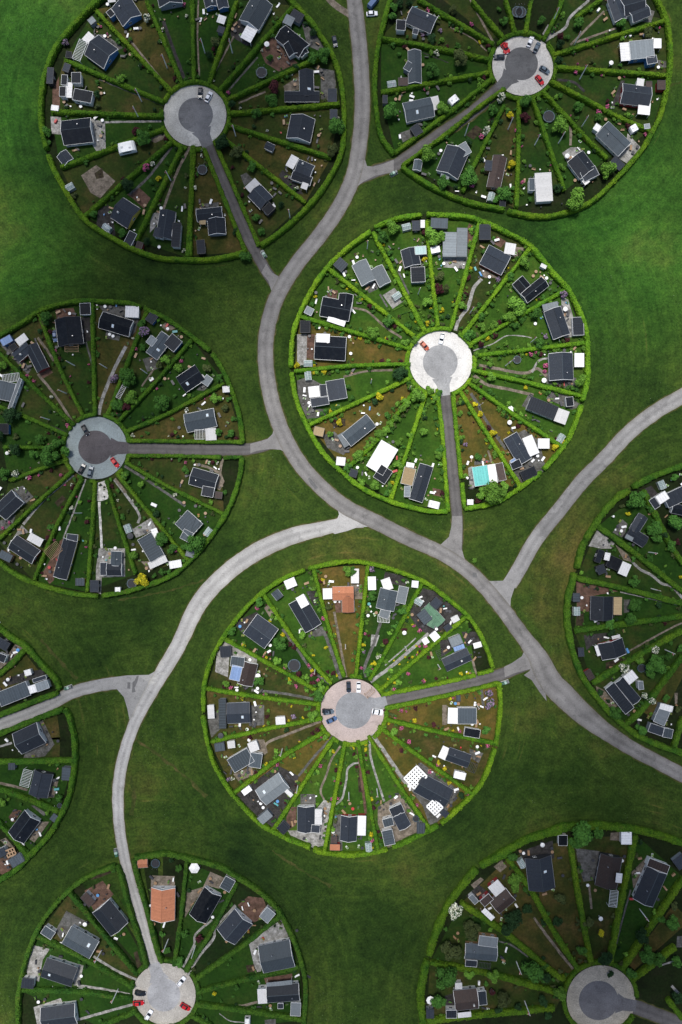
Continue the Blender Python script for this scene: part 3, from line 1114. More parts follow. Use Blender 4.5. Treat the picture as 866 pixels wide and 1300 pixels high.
def m_leaf(name, c, hs=.25, scale=.9):
    if name in MATS: return MATS[name]
    m, nt, b = new_mat(name)
    f = tex_noise(nt, geo_pos(nt), scale, 3, .7)
    a = mix(nt, rnd(nt), mul(c, 1 - hs), mul(c, 1 + hs))
    col = mix(nt, 1.0, a, ramp(nt, f, [(.3, (.55, .6, .6)), (.72, (1.35, 1.25, 1.1))]), 'MULTIPLY')
    L(nt, col, b.inputs['Base Color']); b.inputs['Roughness'].default_value = .8; b.inputs['Specular IOR Level'].default_value = .15
    MATS[name] = m; return m
HEDGE_C = dict(A=(.092, .180, .012), B=(.095, .185, .012), C=(.155, .300, .018), D=(.080, .165, .014), E=(.125, .240, .014), F=(.078, .160, .014), G=(.050, .118, .014), H=(.095, .175, .012), I=(.065, .150, .014))
def m_hedge(cid):
    name = 'hedge_leaves_' + cid
    if name in MATS: return MATS[name]
    c = HEDGE_C[cid]; m, nt, b = new_mat(name); P = geo_pos(nt)
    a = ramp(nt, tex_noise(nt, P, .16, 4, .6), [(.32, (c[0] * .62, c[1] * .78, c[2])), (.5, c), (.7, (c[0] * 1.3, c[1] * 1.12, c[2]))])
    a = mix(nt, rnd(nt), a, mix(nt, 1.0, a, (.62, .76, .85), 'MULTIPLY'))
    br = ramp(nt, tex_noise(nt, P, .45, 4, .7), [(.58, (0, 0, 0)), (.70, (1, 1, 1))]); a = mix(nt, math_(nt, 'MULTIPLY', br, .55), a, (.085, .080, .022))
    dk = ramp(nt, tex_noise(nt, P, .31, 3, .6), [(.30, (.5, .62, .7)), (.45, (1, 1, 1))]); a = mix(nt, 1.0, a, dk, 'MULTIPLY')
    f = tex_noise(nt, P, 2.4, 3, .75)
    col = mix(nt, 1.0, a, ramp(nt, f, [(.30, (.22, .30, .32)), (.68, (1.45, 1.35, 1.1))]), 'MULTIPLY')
    L(nt, col, b.inputs['Base Color']); b.inputs['Roughness'].default_value = .85; b.inputs['Specular IOR Level'].default_value = .1
    bump(nt, f, .8, .25, b)
    MATS[name] = m; return m

# ---------------------------------------------------------------- mesh builder
class MB:
    def __init__(s): s.v = []; s.f = []; s.m = []
    def face(s, pts, mi=0):
        i = len(s.v); s.v.extend([tuple(p) for p in pts]); s.f.append(tuple(range(i, i + len(pts)))); s.m.append(mi)
    def box(s, x0, x1, y0, y1, z0, z1, mi=0):
        i = len(s.v)
        s.v += [(x0, y0, z0), (x1, y0, z0), (x1, y1, z0), (x0, y1, z0), (x0, y0, z1), (x1, y0, z1), (x1, y1, z1), (x0, y1, z1)]
        s.f += [(i, i+3, i+2, i+1), (i+4, i+5, i+6, i+7), (i, i+1, i+5, i+4), (i+1, i+2, i+6, i+5), (i+2, i+3, i+7, i+6), (i+3, i, i+4, i+7)]
        s.m += [mi] * 6
    def hexa(s, lo, hi, mi=0):      # 4 low + 4 high points, ccw from above
        i = len(s.v); s.v += [tuple(p) for p in lo] + [tuple(p) for p in hi]
        s.f += [(i, i+3, i+2, i+1), (i+4, i+5, i+6, i+7), (i, i+1, i+5, i+4), (i+1, i+2, i+6, i+5), (i+2, i+3, i+7, i+6), (i+3, i, i+4, i+7)]
        s.m += [mi] * 6
    def tube(s, p0, p1, r0, r1, n=6, mi=0):
        p0, p1 = Vector(p0), Vector(p1); d = (p1 - p0).normalized()
        a = d.orthogonal().normalized(); b = d.cross(a); i = len(s.v)
        for p, r in ((p0, r0), (p1, r1)):
            for k in range(n):
                t = 2 * math.pi * k / n; s.v.append(tuple(p + a * (r * math.cos(t)) + b * (r * math.sin(t))))
        for k in range(n):
            s.f.append((i + k, i + (k + 1) % n, i + n + (k + 1) % n, i + n + k)); s.m.append(mi)
        s.f.append(tuple(i + n + k for k in range(n))); s.m.append(mi)
        s.f.append(tuple(i + n - 1 - k for k in range(n))); s.m.append(mi)
    def mesh(s, name, mats, smooth=False):
        me = bpy.data.meshes.new(name); me.from_pydata(s.v, [], s.f)
        for m in mats: me.materials.append(m)
        if len(mats) > 1: me.polygons.foreach_set('material_index', s.m)
        if smooth: me.polygons.foreach_set('use_smooth', [True] * len(s.f))
        me.update(); return me
def link(name, me, parent=None, loc=(0, 0, 0), rz=0.0):
    o = bpy.data.objects.new(name, me); COL.objects.link(o); o.location = loc
    if rz: o.rotation_euler = (0, 0, rz)
    if parent: o.parent = parent
    return o

# ---------------------------------------------------------------- labels
CN = dict(A='top left circle', B='top right circle', C='centre circle', D='middle left circle', E='lower middle circle',
          F='right edge circle', G='bottom left circle', H='bottom right circle', I='left edge circle')
HUB = {}          # circle -> (px, py, R px)
LAB = []          # (object, description, circle, px, py, zone wanted)
def clock(cid, px, py):
    hx, hy = HUB[cid][:2]
    a = math.degrees(math.atan2(px - hx, hy - py)) % 360
    q = int(round(a / 7.5)) % 48
    h, mi = q // 4, (q % 4) * 15
    return '%d:%02d' % (h or 12, mi)
def zone(cid, px, py):
    d = math.hypot(px - HUB[cid][0], py - HUB[cid][1])
    return 'near hub' if d < 85 else ('mid plot' if d < 135 else 'near rim')
def tag(o, desc, cat, group=None, cid=None, px=0, py=0, z=False):
    o['category'] = cat
    if group: o['group'] = group
    if cid: LAB.append((o, desc, cid, px, py, z))
    else: o['label'] = desc
    return o
ORD = ['', 'second', 'third', 'fourth', 'fifth', 'sixth', 'seventh', 'eighth', 'ninth', 'tenth', 'eleventh', 'twelfth']
def finish_labels():
    g = {}
    for t in LAB:
        o, desc, cid, px, py, z = t
        base = '%s%s at %s in %s' % (desc, (' ' + zone(cid, px, py)) if z else '', clock(cid, px, py), CN[cid])
        g.setdefault(base, []).append(t)
    for base, ts in g.items():
        if len(ts) == 1: ts[0][0]['label'] = base; continue
        xs = [t[3] for t in ts]; ys = [t[4] for t in ts]
        hz = (max(xs) - min(xs)) >= (max(ys) - min(ys))
        ts.sort(key=lambda t: t[3] if hz else t[4])
        for i, t in enumerate(ts):
            if len(ts) == 2: o_ = (('left one', 'right one') if hz else ('upper one', 'lower one'))[i]
            elif i == 0: o_ = 'leftmost' if hz else 'topmost'
            elif i == len(ts) - 1: o_ = 'rightmost' if hz else 'lowest'
            else: o_ = ORD[i] + (' from left' if hz else ' from top')
            t[0]['label'] = base + ', ' + o_
def structure(o): o['kind'] = 'structure'; return o

# ---------------------------------------------------------------- sheets
def poly_sheet(name, pts, z, mat, kind='structure'):
    me = bpy.data.meshes.new(name)
    P = [W(x, y) for x, y in pts]
    area = sum(P[i].x * P[(i + 1) % len(P)].y - P[(i + 1) % len(P)].x * P[i].y for i in range(len(P)))
    if area < 0: P.reverse()
    c = sum(P, Vector()) / len(P)
    from mathutils.geometry import tessellate_polygon
    tris = tessellate_polygon([P])
    fs = []
    for t in tris:
        a, b, d = (P[i] for i in t)
        fs.append(tuple(t) if (b - a).cross(d - a).z > 0 else tuple(reversed(t)))
    me.from_pydata([(p.x - c.x, p.y - c.y, 0) for p in P], [], fs)
    me.materials.append(mat); me.update()
    o = link(name, me, None, (c.x, c.y, z)); o['kind'] = kind
    return o
def catmull(pts, step):
    pts = [Vector((p[0], p[1], 0)) for p in pts]
    if len(pts) < 3:
        a, b = pts; n = max(1, int((b - a).length / step)); return [a.lerp(b, i / n) for i in range(n + 1)]
    ext = [pts[0] * 2 - pts[1]] + pts + [pts[-1] * 2 - pts[-2]]
    out = []
    for i in range(1, len(ext) - 2):
        p0, p1, p2, p3 = ext[i - 1:i + 3]; n = max(1, int(round((p2 - p1).length / step)))
        for k in range(n):
            t = k / n
            out.append(.5 * ((2 * p1) + (-p0 + p2) * t + (2 * p0 - 5 * p1 + 4 * p2 - p3) * t * t + (-p0 + 3 * p1 - 3 * p2 + p3) * t ** 3))
    out.append(pts[-1]); return out
def strip(name, pts, wpx, z, mat, step=4, rag=0.0, caps=False, widths=None, kind='structure'):
    C = catmull(pts, step); me = bpy.data.meshes.new(name); v = []; f = []
    for i, p in enumerate(C):
        d = (C[min(i + 1, len(C) - 1)] - C[max(i - 1, 0)]).normalized(); n = Vector((-d.y, d.x, 0))
        t = i / max(1, len(C) - 1)
        w = wpx
        if widths:
            u = t * (len(widths) - 1); a_ = min(int(u), len(widths) - 2); w = widths[a_] + (widths[a_ + 1] - widths[a_]) * (u - a_)
        for s in (-1, 1):
            rr = rag * noise.noise((p.x * .13, p.y * .13, s * 9.1)) * 2
            q = p + n * (s * (w / 2 + rr)); q = W(q.x, q.y); v.append((q.x, q.y, 0))
    for i in range(len(C) - 1): f.append((2 * i + 1, 2 * i + 3, 2 * i + 2, 2 * i))
    me.from_pydata(v, [], f); me.materials.append(mat); me.update()
    if me.polygons and me.polygons[0].normal.z < 0: me.flip_normals()
    at = me.attributes.new('across', 'FLOAT', 'POINT'); at.data.foreach_set('value', [1.0 if i % 2 == 0 else 2.0 for i in range(len(v))])
    o = link(name, me, None, (0, 0, z)); o['kind'] = kind; return o
def disc(name, x, y, rpx, z, mat, n=72, ry=None):
    me = bpy.data.meshes.new(name); r = rpx * S
    me.from_pydata([(0, 0, 0)] + [(r * math.cos(2 * math.pi * k / n), (ry or rpx) * S * math.sin(2 * math.pi * k / n), 0) for k in range(n)], [],
                   [(0, k + 1, (k + 1) % n + 1) for k in range(n)])
    me.materials.append(mat); me.update(); c = W(x, y); o = link(name, me, None, (c.x, c.y, z)); o['kind'] = 'structure'; return o

# ---------------------------------------------------------------- hedges
HSEG = []     # (cid, ax, ay, bx, by) photo px
def hedge(cid, pts, wpx, h, desc, kind='spoke', grp='hedges between the garden plots'):
    """pts are where the top of the hedge shows in the photo"""
    C = catmull(pts, 1.9)
    k = (HC - h * .9) / HC
    C = [Vector(((p.x - 433) * S * k, (650 - p.y) * S * k, 0)) for p in C]
    w = wpx * S
    prof = [(-.52, 0), (-.56, .35), (-.52, .72), (-.40, .93), (-.16, 1.0), (.16, 1.0), (.40, .93), (.52, .72), (.56, .35), (.52, 0)]
    mid = C[len(C) // 2]; v = []; f = []
    n = len(prof)
    for i, p in enumerate(C):
        d = (C[min(i + 1, len(C) - 1)] - C[max(i - 1, 0)]).normalized(); nn = Vector((-d.y, d.x, 0))
        lw = 1 + .30 * noise.noise((p.x * .22, p.y * .22, 3)) + .22 * noise.noise((p.x * .7, p.y * .7, 5)); lh = 1 + .26 * noise.noise((p.x * .15, p.y * .15, 8)) + .14 * noise.noise((p.x * .6, p.y * .6, 1))
        e = .7 if i in (0, len(C) - 1) else 1.0
        for a, b in prof:
            q = p + nn * (a * w * lw * e)
            j = .13 if b > 0 else .05
            q = q + Vector((R.uniform(-j, j), R.uniform(-j, j), 0))
            v.append((q.x - mid.x, q.y - mid.y, max(0, b * h * lh * e + (R.uniform(-.13, .13) if b > 0 else 0))))
    for i in range(len(C) - 1):
        for a in range(n - 1):
            f.append((i * n + a, i * n + a + 1, (i + 1) * n + a + 1, (i + 1) * n + a))
    f.append(tuple(range(n - 1, -1, -1))); f.append(tuple((len(C) - 1) * n + a for a in range(n)))
    # leafy tufts standing proud of the clipped surface
    for i in range(len(C) - 1):
        for _ in range(4):
            t = R.random(); p = C[i].lerp(C[i + 1], t); d = (C[i + 1] - C[i]).normalized(); nn = Vector((-d.y, d.x, 0))
            a = R.uniform(-.58, .58); z = h * (1.02 if abs(a) < .4 else R.uniform(.35, .95)) + R.uniform(-.05, .08)
            c = p + nn * (a * w) - mid; s_ = R.uniform(.10, .20)
            e1 = Vector((R.uniform(-1, 1), R.uniform(-1, 1), R.uniform(-.5, .5))).normalized() * s_
            e2 = e1.cross(Vector((R.uniform(-.5, .5), R.uniform(-.5, .5), 1))).normalized() * s_
            b0 = len(v); c.z = z
            v += [tuple(c - e1 - e2), tuple(c + e1 - e2), tuple(c + e1 + e2), tuple(c - e1 + e2)]; f.append((b0, b0 + 1, b0 + 2, b0 + 3))
    me = bpy.data.meshes.new('hedge'); me.from_pydata(v, [], f); me.materials.append(m_hedge(cid)); me.update()
    o = link('hedge', me, None, (mid.x, mid.y, 0))
    mp = pts[len(pts) // 2] if len(pts) > 2 else ((pts[0][0] + pts[1][0]) / 2, (pts[0][1] + pts[1][1]) / 2)
    tag(o, desc, 'hedge', grp, cid, mp[0], mp[1])
    if kind == 'ring': pass
    for a, b in zip(pts[:-1], pts[1:]): HSEG.append((cid, a[0], a[1], b[0], b[1]))
    return o

# ---------------------------------------------------------------- houses
COLW = dict(K='black', D='dark grey', M='grey', L='light grey', W='white', B='brown', O='orange', G='green', T='turquoise', P='pale glass', U='blue', N='timber')
WALW = dict(w='white', k='black', b='blue', r='red', y='yellow', g='grey', n='timber')
BLOCKS = []   # (px, py, half len px, half wid px, angle) for collision tests
glass = None
def frame_of(b):
    k, x1, y1, x2, y2, w, c = b
    z = 3.2 if k in 'gfu' else 2.3
    a, e = W(x1, y1, z), W(x2, y2, z)
    d = e - a; L_ = d.length; ang = math.atan2(d.y, d.x); mid = (a + e) / 2
    return mid.x, mid.y, L_, w * S * (HC - z) / HC, ang
def win(parent, x, y, z, side, w_, h_, loc, rz, white=True):
    """side: ('x'|'y', sign) the way the window faces, in block space"""
    ax, sg = side; m = MB()
    t0, t1 = (.0, .05) ; g = .07
    def bx(u0, u1, z0, z1, d0, d1, mi):
        if ax == 'y': m.box(x + u0, x + u1, *sorted((y + sg * d0, y + sg * d1)), z0, z1, mi)
        else: m.box(*sorted((x + sg * d0, x + sg * d1)), y + u0, y + u1, z0, z1, mi)
    hw, hh = w_ / 2, h_ / 2
    for u0, u1, z0, z1 in ((-hw, hw, z - hh, z - hh + g), (-hw, hw, z + hh - g, z + hh), (-hw, -hw + g, z - hh + g, z + hh - g), (hw - g, hw, z - hh + g, z + hh - g), (-g / 2, g / 2, z - hh + g, z + hh - g)):
        bx(u0, u1, z0, z1, t0 + .004, t1 + .02, 0)
    o = link('door' if h_ > 1.8 else 'window', m.mesh('window_frame', [m_plain('frame_white', (.8, .8, .8), .4) if white else m_plain('frame_dark', (.04, .04, .045), .4)]), parent, loc, rz)
    m2 = MB(); m = m2; bx(-hw + g, hw - g, z - hh + g, z + hh - g, .006, .03, 0)
    link('pane', m2.mesh('pane', [glass]), o)
def build_blocks(root, origin, blocks, wall, small=False):
    wm = m_wall(wall)
    white_trim = wall != 'k' and not (small and wall != 'w') and R.random() < (.8 if not small else .75)
    trimc = m_plain('trim_white', (.78, .78, .77), .5) if white_trim else m_plain('trim_dark', (.05, .05, .055), .5)
    for bi, b in enumerate(blocks):
        kind, code = b[0], b[6]
        x, y, L_, w, ang = frame_of(b)
        loc = (x - origin[0], y - origin[1], 0); hl, hw = L_ / 2, w / 2
        base_z = bi * .006
        if kind == 'g':
            ev = 2.25 if not small else 1.9
            rise = min(hw * .42, 2.0 if not small else .8); rz_ = ev + rise
            r = MB(); t = .12
            for s in (-1, 1):
                lo = [(-hl, s * hw, ev - t), (hl, s * hw, ev - t), (hl, 0, rz_ - t), (-hl, 0, rz_ - t)]
                hi = [(p[0], p[1], p[2] + t) for p in lo]
                if s > 0: lo = [lo[1], lo[0], lo[3], lo[2]]; hi = [hi[1], hi[0], hi[3], hi[2]]
                r.hexa(lo, hi)
            rf = link('roof', r.mesh('roof', [m_roof(code)]), root, (loc[0], loc[1], base_z), ang)
            cp = MB(); cp.hexa([(-hl, -.12, rz_ - .03), (hl, -.12, rz_ - .03), (hl, .12, rz_ - .03), (-hl, .12, rz_ - .03)], [(-hl, -.05, rz_ + .06), (hl, -.05, rz_ + .06), (hl, .05, rz_ + .06), (-hl, .05, rz_ + .06)])
            link('ridge_cap', cp.mesh('ridge_cap', [m_roof('M' if code in 'KDM' and R.random() < .5 else code)]), rf)
            for e in (-1, 1):
                tr = MB()
                for s in (-1, 1):
                    x0, x1 = sorted((e * hl, e * (hl + .10)))
                    y0, y1 = (s * (hw + .02), 0)
                    za, zb = ev, rz_
                    pts_lo = [(x0, y0, za - .2), (x1, y0, za - .2), (x1, y1, zb - .2), (x0, y1, zb - .2)]
                    pts_hi = [(p[0], p[1], p[2] + .25) for p in pts_lo]
                    if s > 0: pts_lo = [pts_lo[1], pts_lo[0], pts_lo[3], pts_lo[2]]; pts_hi = [pts_hi[1], pts_hi[0], pts_hi[3], pts_hi[2]]
                    tr.hexa(pts_lo, pts_hi)
                link('bargeboard', tr.mesh('bargeboard', [trimc]), rf)
            gu = MB()
            for s in (-1, 1): gu.box(-hl + .02, hl - .02, *sorted((s * (hw + .005), s * (hw + .10))), ev - .14, ev - .04)
            link('gutter', gu.mesh('gutter', [m_plain('gutter_zinc', (.30, .31, .32), .4, metal=.3)]), rf)
            a, b_ = hl - .28, hw - .32
            wz = ev - t + (hw - b_) / hw * rise - .02; wr = rz_ - t - .03
            wl = MB()
            V = [(-a, -b_, 0), (a, -b_, 0), (a, b_, 0), (-a, b_, 0), (-a, -b_, wz), (a, -b_, wz), (a, b_, wz), (-a, b_, wz), (-a, 0, wr), (a, 0, wr)]
            for fc in ((0, 1, 5, 4), (2, 3, 7, 6), (1, 2, 6, 9, 5), (3, 0, 4, 8, 7)): wl.face([V[i] for i in fc])
            link('wall', wl.mesh('wall', [wm]), root, loc, ang)
            if not small:
                nw = max(1, int(L_ / 3.2))
                for s in (-1, 1):
                    for i in range(nw):
                        xx = -a + (i + .5) * 2 * a / nw + R.uniform(-.2, .2)
                        dr = (i == nw // 2 and s == 1)
                        win(root, xx, s * b_, 1.02 if dr else 1.35, ('y', s), 1.0 if dr else R.choice((.9, 1.3)), 1.95 if dr else 1.0, loc, ang, wall != 'w' or R.random() < .7)
                for e in (-1, 1):
                    if bi == 0: win(root, e * a, R.uniform(-.3, .3) * b_, 1.35, ('x', e), 1.3, 1.1, loc, ang)
                if bi == 0:
                    # flue, vent hood or roof window
                    q = R.random(); ch = MB(); sx = R.uniform(-.6, .6) * hl; sy = R.choice((-1, 1)) * hw * .35
                    zz = rz_ - abs(sy) / hw * rise
                    if q < .55:
                        ch.tube((sx, sy, zz - .1), (sx, sy, zz + .8), .12, .12, 8); ch.tube((sx, sy, zz + .8), (sx, sy, zz + .9), .2, .2, 8)
                        link('flue', ch.mesh('flue', [m_plain('flue_steel', (.35, .35, .36), .35, metal=.7)]), rf)
                    elif q < .75:
                        sl = rise / hw * (1 if sy < 0 else -1)
                        for (u0, u1, v0, v1, dz, mi) in ((-.45, .45, -.6, .6, .05, 0), (-.34, .34, -.48, .48, .08, 1)):
                            P4 = [(sx + u, sy + v_, rz_ - abs(sy + v_) / hw * rise + dz) for u, v_ in ((u0, v0), (u1, v0), (u1, v1), (u0, v1))]
                            ch.hexa([(p[0], p[1], p[2] - .06) for p in P4], P4, mi)
                        link('roof_window', ch.mesh('roof_window', [m_plain('skylight_frame', (.5, .5, .5), .5), m_plain('skylight_glass', (.55, .65, .72), .1)]), rf)
                    elif q < .85:
                        ch.box(sx - .3, sx + .3, sy - .3, sy + .3, zz - .3, zz + .9); ch.box(sx - .15, sx + .15, sy - .15, sy + .15, zz + .9, zz + 1.05)
                        link('chimney', ch.mesh('chimney', [m_plain('chimney_render', (.5, .5, .48), .8)]), rf)
        elif kind in 'fu':
            zt = (2.75 if kind == 'f' else 3.9) + (0 if not small else -.45) + bi * .035
            zl = 0 if kind == 'f' else 2.4
            r = MB(); r.box(-hl + .1, hl - .1, -hw + .1, hw - .1, zt - .14, zt)
            rf = link('roof', r.mesh('roof', [m_roof(code, True)]), root, (loc[0], loc[1], 0), ang)
            tr = MB(); q = .07
            for bx in ((-hl, hl, -hw, -hw + q), (-hl, hl, hw - q, hw), (-hl, -hl + q, -hw + q, hw - q), (hl - q, hl, -hw + q, hw - q)):
                tr.box(*bx, zt - .22, zt + .05)
            link('fascia', tr.mesh('fascia', [trimc if code != 'W' else m_plain('trim_white', (.78, .78, .77), .5)]), rf)
            a, b_ = hl - .22, hw - .22
            wl = MB(); V = [(-a, -b_, zl), (a, -b_, zl), (a, b_, zl), (-a, b_, zl), (-a, -b_, zt - .145), (a, -b_, zt - .145), (a, b_, zt - .145), (-a, b_, zt - .145)]
            for fc in ((0, 1, 5, 4), (1, 2, 6, 5), (2, 3, 7, 6), (3, 0, 4, 7)): wl.face([V[i] for i in fc])
            link('wall', wl.mesh('wall', [wm]), root, loc, ang)
            if not small and kind == 'f' and L_ > 3:
                for s in (-1, 1):
                    nw = max(1, int(L_ / 3.5))
                    for i in range(nw): win(root, -a + (i + .5) * 2 * a / nw, s * b_, 1.3, ('y', s), 1.2, 1.1, loc, ang)
            elif small:
                win(root, 0, -b_ if ang > 0 else b_, 1.0, ('y', -1 if ang > 0 else 1), .85, 1.85, loc, ang)
        elif kind == 'c':
            zt = 2.35 + bi * .02; r = MB()
            r.box(-hl, hl, -hw, hw, zt - .05, zt)
            rf = link('terrace_roof', r.mesh('terrace_roof', [m_roof(code, True)]), root, (loc[0], loc[1], 0), ang)
            if code != 'K': rf['label'] = COLW[code] + ' sheet roof over the terrace'
            for sx in (-1, 1):
                for sy in (-1, 1):
                    p = MB(); px_, py_ = sx * (hl - .15), sy * (hw - .15)
                    p.box(px_ - .06, px_ + .06, py_ - .06, py_ + .06, 0, zt - .055)
                    link('post', p.mesh('post', [trimc]), root, loc, ang)
        elif kind in 'px':
            zt = 2.45; r = MB(); st = .55 if kind == 'p' else 1.0
            trim = m_plain('pergola_white', (.78, .78, .76), .6) if code == 'W' else (m_plain('pergola_timber', (.33, .21, .12), .7) if code == 'N' else m_plain('pergola_dark', (.05, .05, .055), .6))
            if kind == 'x' and code != 'N': trim = m_plain('pergola_white', (.78, .78, .76), .6)
            n = max(2, int(L_ / st))
            bw = .045 if kind == 'p' else (.29 if code != 'N' else .25)
            for i in range(n + 1):
                xx = -hl + L_ * i / n; r.box(xx - bw, xx + bw, -hw, hw, zt, zt + .14)
            n = 1 if kind == 'p' else max(2, int(w / st))
            for i in range(n + 1):
                yy = -hw + w * i / n; r.box(-hl, hl, yy - bw, yy + bw, zt + .002 + .14, zt + .30)
            link('rafters', r.mesh('rafters', [trim]), root, loc, ang)
            for sx in (-1, 1):
                for sy in (-1, 1):
                    p = MB(); p.box(sx * (hl - .1) - .06, sx * (hl - .1) + .06, sy * (hw - .1) - .06, sy * (hw - .1) + .06, 0, zt - .002)
                    link('post', p.mesh('post', [trim]), root, loc, ang)
def describe(blocks, wall):
    m = blocks[0]; a = COLW[m[6]] + ('-gabled' if m[0] == 'g' else ' flat-roofed')
    s = '%s %s-walled house' % (a, WALW[wall])
    ex = [b for b in blocks[1:] if b[0] in 'cuf' and b[6] in 'WLTUNP' and b[6] != m[6]]
    if ex: s += ', %s annex' % COLW[ex[0][6]]
    elif any(b[0] in 'px' for b in blocks[1:]): s += ', pergola'
    elif len(blocks) > 2: s += ', several wings'
    elif len(blocks) > 1: s += ', side wing'
    return s
HOUSES = []
def place_house(cid, wall, blocks, small, T):
    bl = []
    for b in blocks:
        k, x1, y1, x2, y2, w, c = b
        bl.append((k, T[0] + x1 / T[2], T[1] + y1 / T[2], T[0] + x2 / T[2], T[1] + y2 / T[2], w / T[2], c))
    x, y, L_, w, ang = frame_of(bl[0])
    cxp = (bl[0][1] + bl[0][3]) / 2; cyp = (bl[0][2] + bl[0][4]) / 2
    if not small: nm, cat = 'garden_house', 'house'
    elif all(b[0] in 'px' for b in bl): nm, cat = 'pergola', 'pergola'
    elif bl[0][0] == 'c': nm, cat = 'carport', 'canopy'
    elif bl[0][6] == 'W': nm, cat = 'canopy_shed', 'shed'
    else: nm, cat = 'garden_shed', 'shed'
    root = bpy.data.objects.new(nm, None); COL.objects.link(root); root.location = (x, y, 0); root.empty_display_size = 1
    build_blocks(root, (x, y), bl, wall, small)
    if small:
        d = {'pergola': '%s open pergola' % COLW[bl[0][6]].replace('black', 'dark'), 'carport': 'small %s-roofed canopy' % COLW[bl[0][6]], 'canopy_shed': 'small white-roofed shed',
             'garden_shed': 'small %s-roofed shed' % COLW[bl[0][6]]}[nm]
        tag(root, d, cat, {'pergola': 'pergolas in the gardens', 'carport': 'sheds in the gardens'}.get(nm, 'sheds in the gardens'), cid, cxp, cyp)
    else:
        tag(root, describe(bl, wall), cat, 'garden houses in the circles', cid, cxp, cyp); HOUSES.append((cid, cxp, cyp, bl))
    for b in bl:
        fx, fy, fl, fw, fa = frame_of(b)
        BLOCKS.append((fx, fy, fl / 2, fw / 2, fa, b[0]))

# ---------------------------------------------------------------- vegetation
def crown_mesh(name, code, leaves, size, seed, flat=.8):
    """unit radius crown of leaf clumps: origin at ground, crown spans z .25 .. 1.0*2*flat"""
    r = random.Random(seed); v = []; f = []; mi = []
    lobes = []
    nl = 9 if leaves > 300 else 5
    for i in range(nl):
        a = r.uniform(0, 6.283); q = r.uniform(.25, .68); z = r.uniform(-.35, .45)
        lobes.append((Vector((q * math.cos(a), q * math.sin(a), z * flat)), r.uniform(.28, .44)))
    lobes.append((Vector((0, 0, .35)), .5))
    cz = 1.05 * flat
    for i in range(leaves):
        c, lr = lobes[i % len(lobes)]
        d = Vector((r.gauss(0, 1), r.gauss(0, 1), r.gauss(.25, 1))).normalized()
        p = c + d * lr * r.uniform(.72, 1.08); p.z += cz
        if p.z < .12: p.z = .12 + r.random() * .1
        n_ = (d + Vector((r.uniform(-.9, .9), r.uniform(-.9, .9), r.uniform(-.3, .9)))).normalized()
        e1 = n_.orthogonal().normalized(); e2 = n_.cross(e1)
        t = r.uniform(0, 3.14); e1, e2 = e1 * math.cos(t) + e2 * math.sin(t), e2 * math.cos(t) - e1 * math.sin(t)
        s = size * r.uniform(.6, 1.25); b0 = len(v)
        v += [tuple(p - e1 * s), tuple(p - e2 * s * .6 ), tuple(p + e1 * s), tuple(p + e2 * s * .6)]
        f.append((b0, b0 + 1, b0 + 2, b0 + 3)); mi.append(1 if (code in 'pwk' and r.random() < .62) or (code in 'yr' and r.random() < .5) else 0)
    # dark inner mass so the crown is not hollow
    for c, lr in lobes:
        b0 = len(v); q = lr * .72
        for zz, rr in ((-.8, .55), (0, 1), (.8, .55)):
            for k in range(6): v.append((c.x + q * rr * math.cos(k * 1.047 + zz), c.y + q * rr * math.sin(k * 1.047 + zz), max(.1, c.z + cz + q * zz)))
        for lv in range(2):
            for k in range(6): f.append((b0 + lv * 6 + k, b0 + lv * 6 + (k + 1) % 6, b0 + lv * 6 + 6 + (k + 1) % 6, b0 + lv * 6 + 6 + k)); mi.append(0)
        f.append(tuple(b0 + 12 + k for k in range(6))); mi.append(0)
    me = bpy.data.meshes.new(name); me.from_pydata(v, [], f)
    me.materials.append(m_leaf('leaves_' + code, LEAF[code])); me.materials.append(m_leaf('blossom_' + code, BLOSSOM.get(code, LEAF[code]), .1))
    me.polygons.foreach_set('material_index', mi); me.update(); return me
TREEW = dict(d='dark green', g='green', l='bright green', y='yellow', r='dark red-leaved', p='lilac-flowering', w='white-blossoming', k='pink-flowering', o='olive brown')
CROWNS = {}
def crown(code, big, var):
    k = (code, big, var)
    if k not in CROWNS: CROWNS[k] = crown_mesh('crown' if big else 'bush', code, 1500 if big == 2 else (800 if big else 260), .10 if big == 2 else (.13 if big else .21), hash((ord(code), big, var)) & 0xffff)
    return CROWNS[k]
PLANTS = []
TRUNK = None
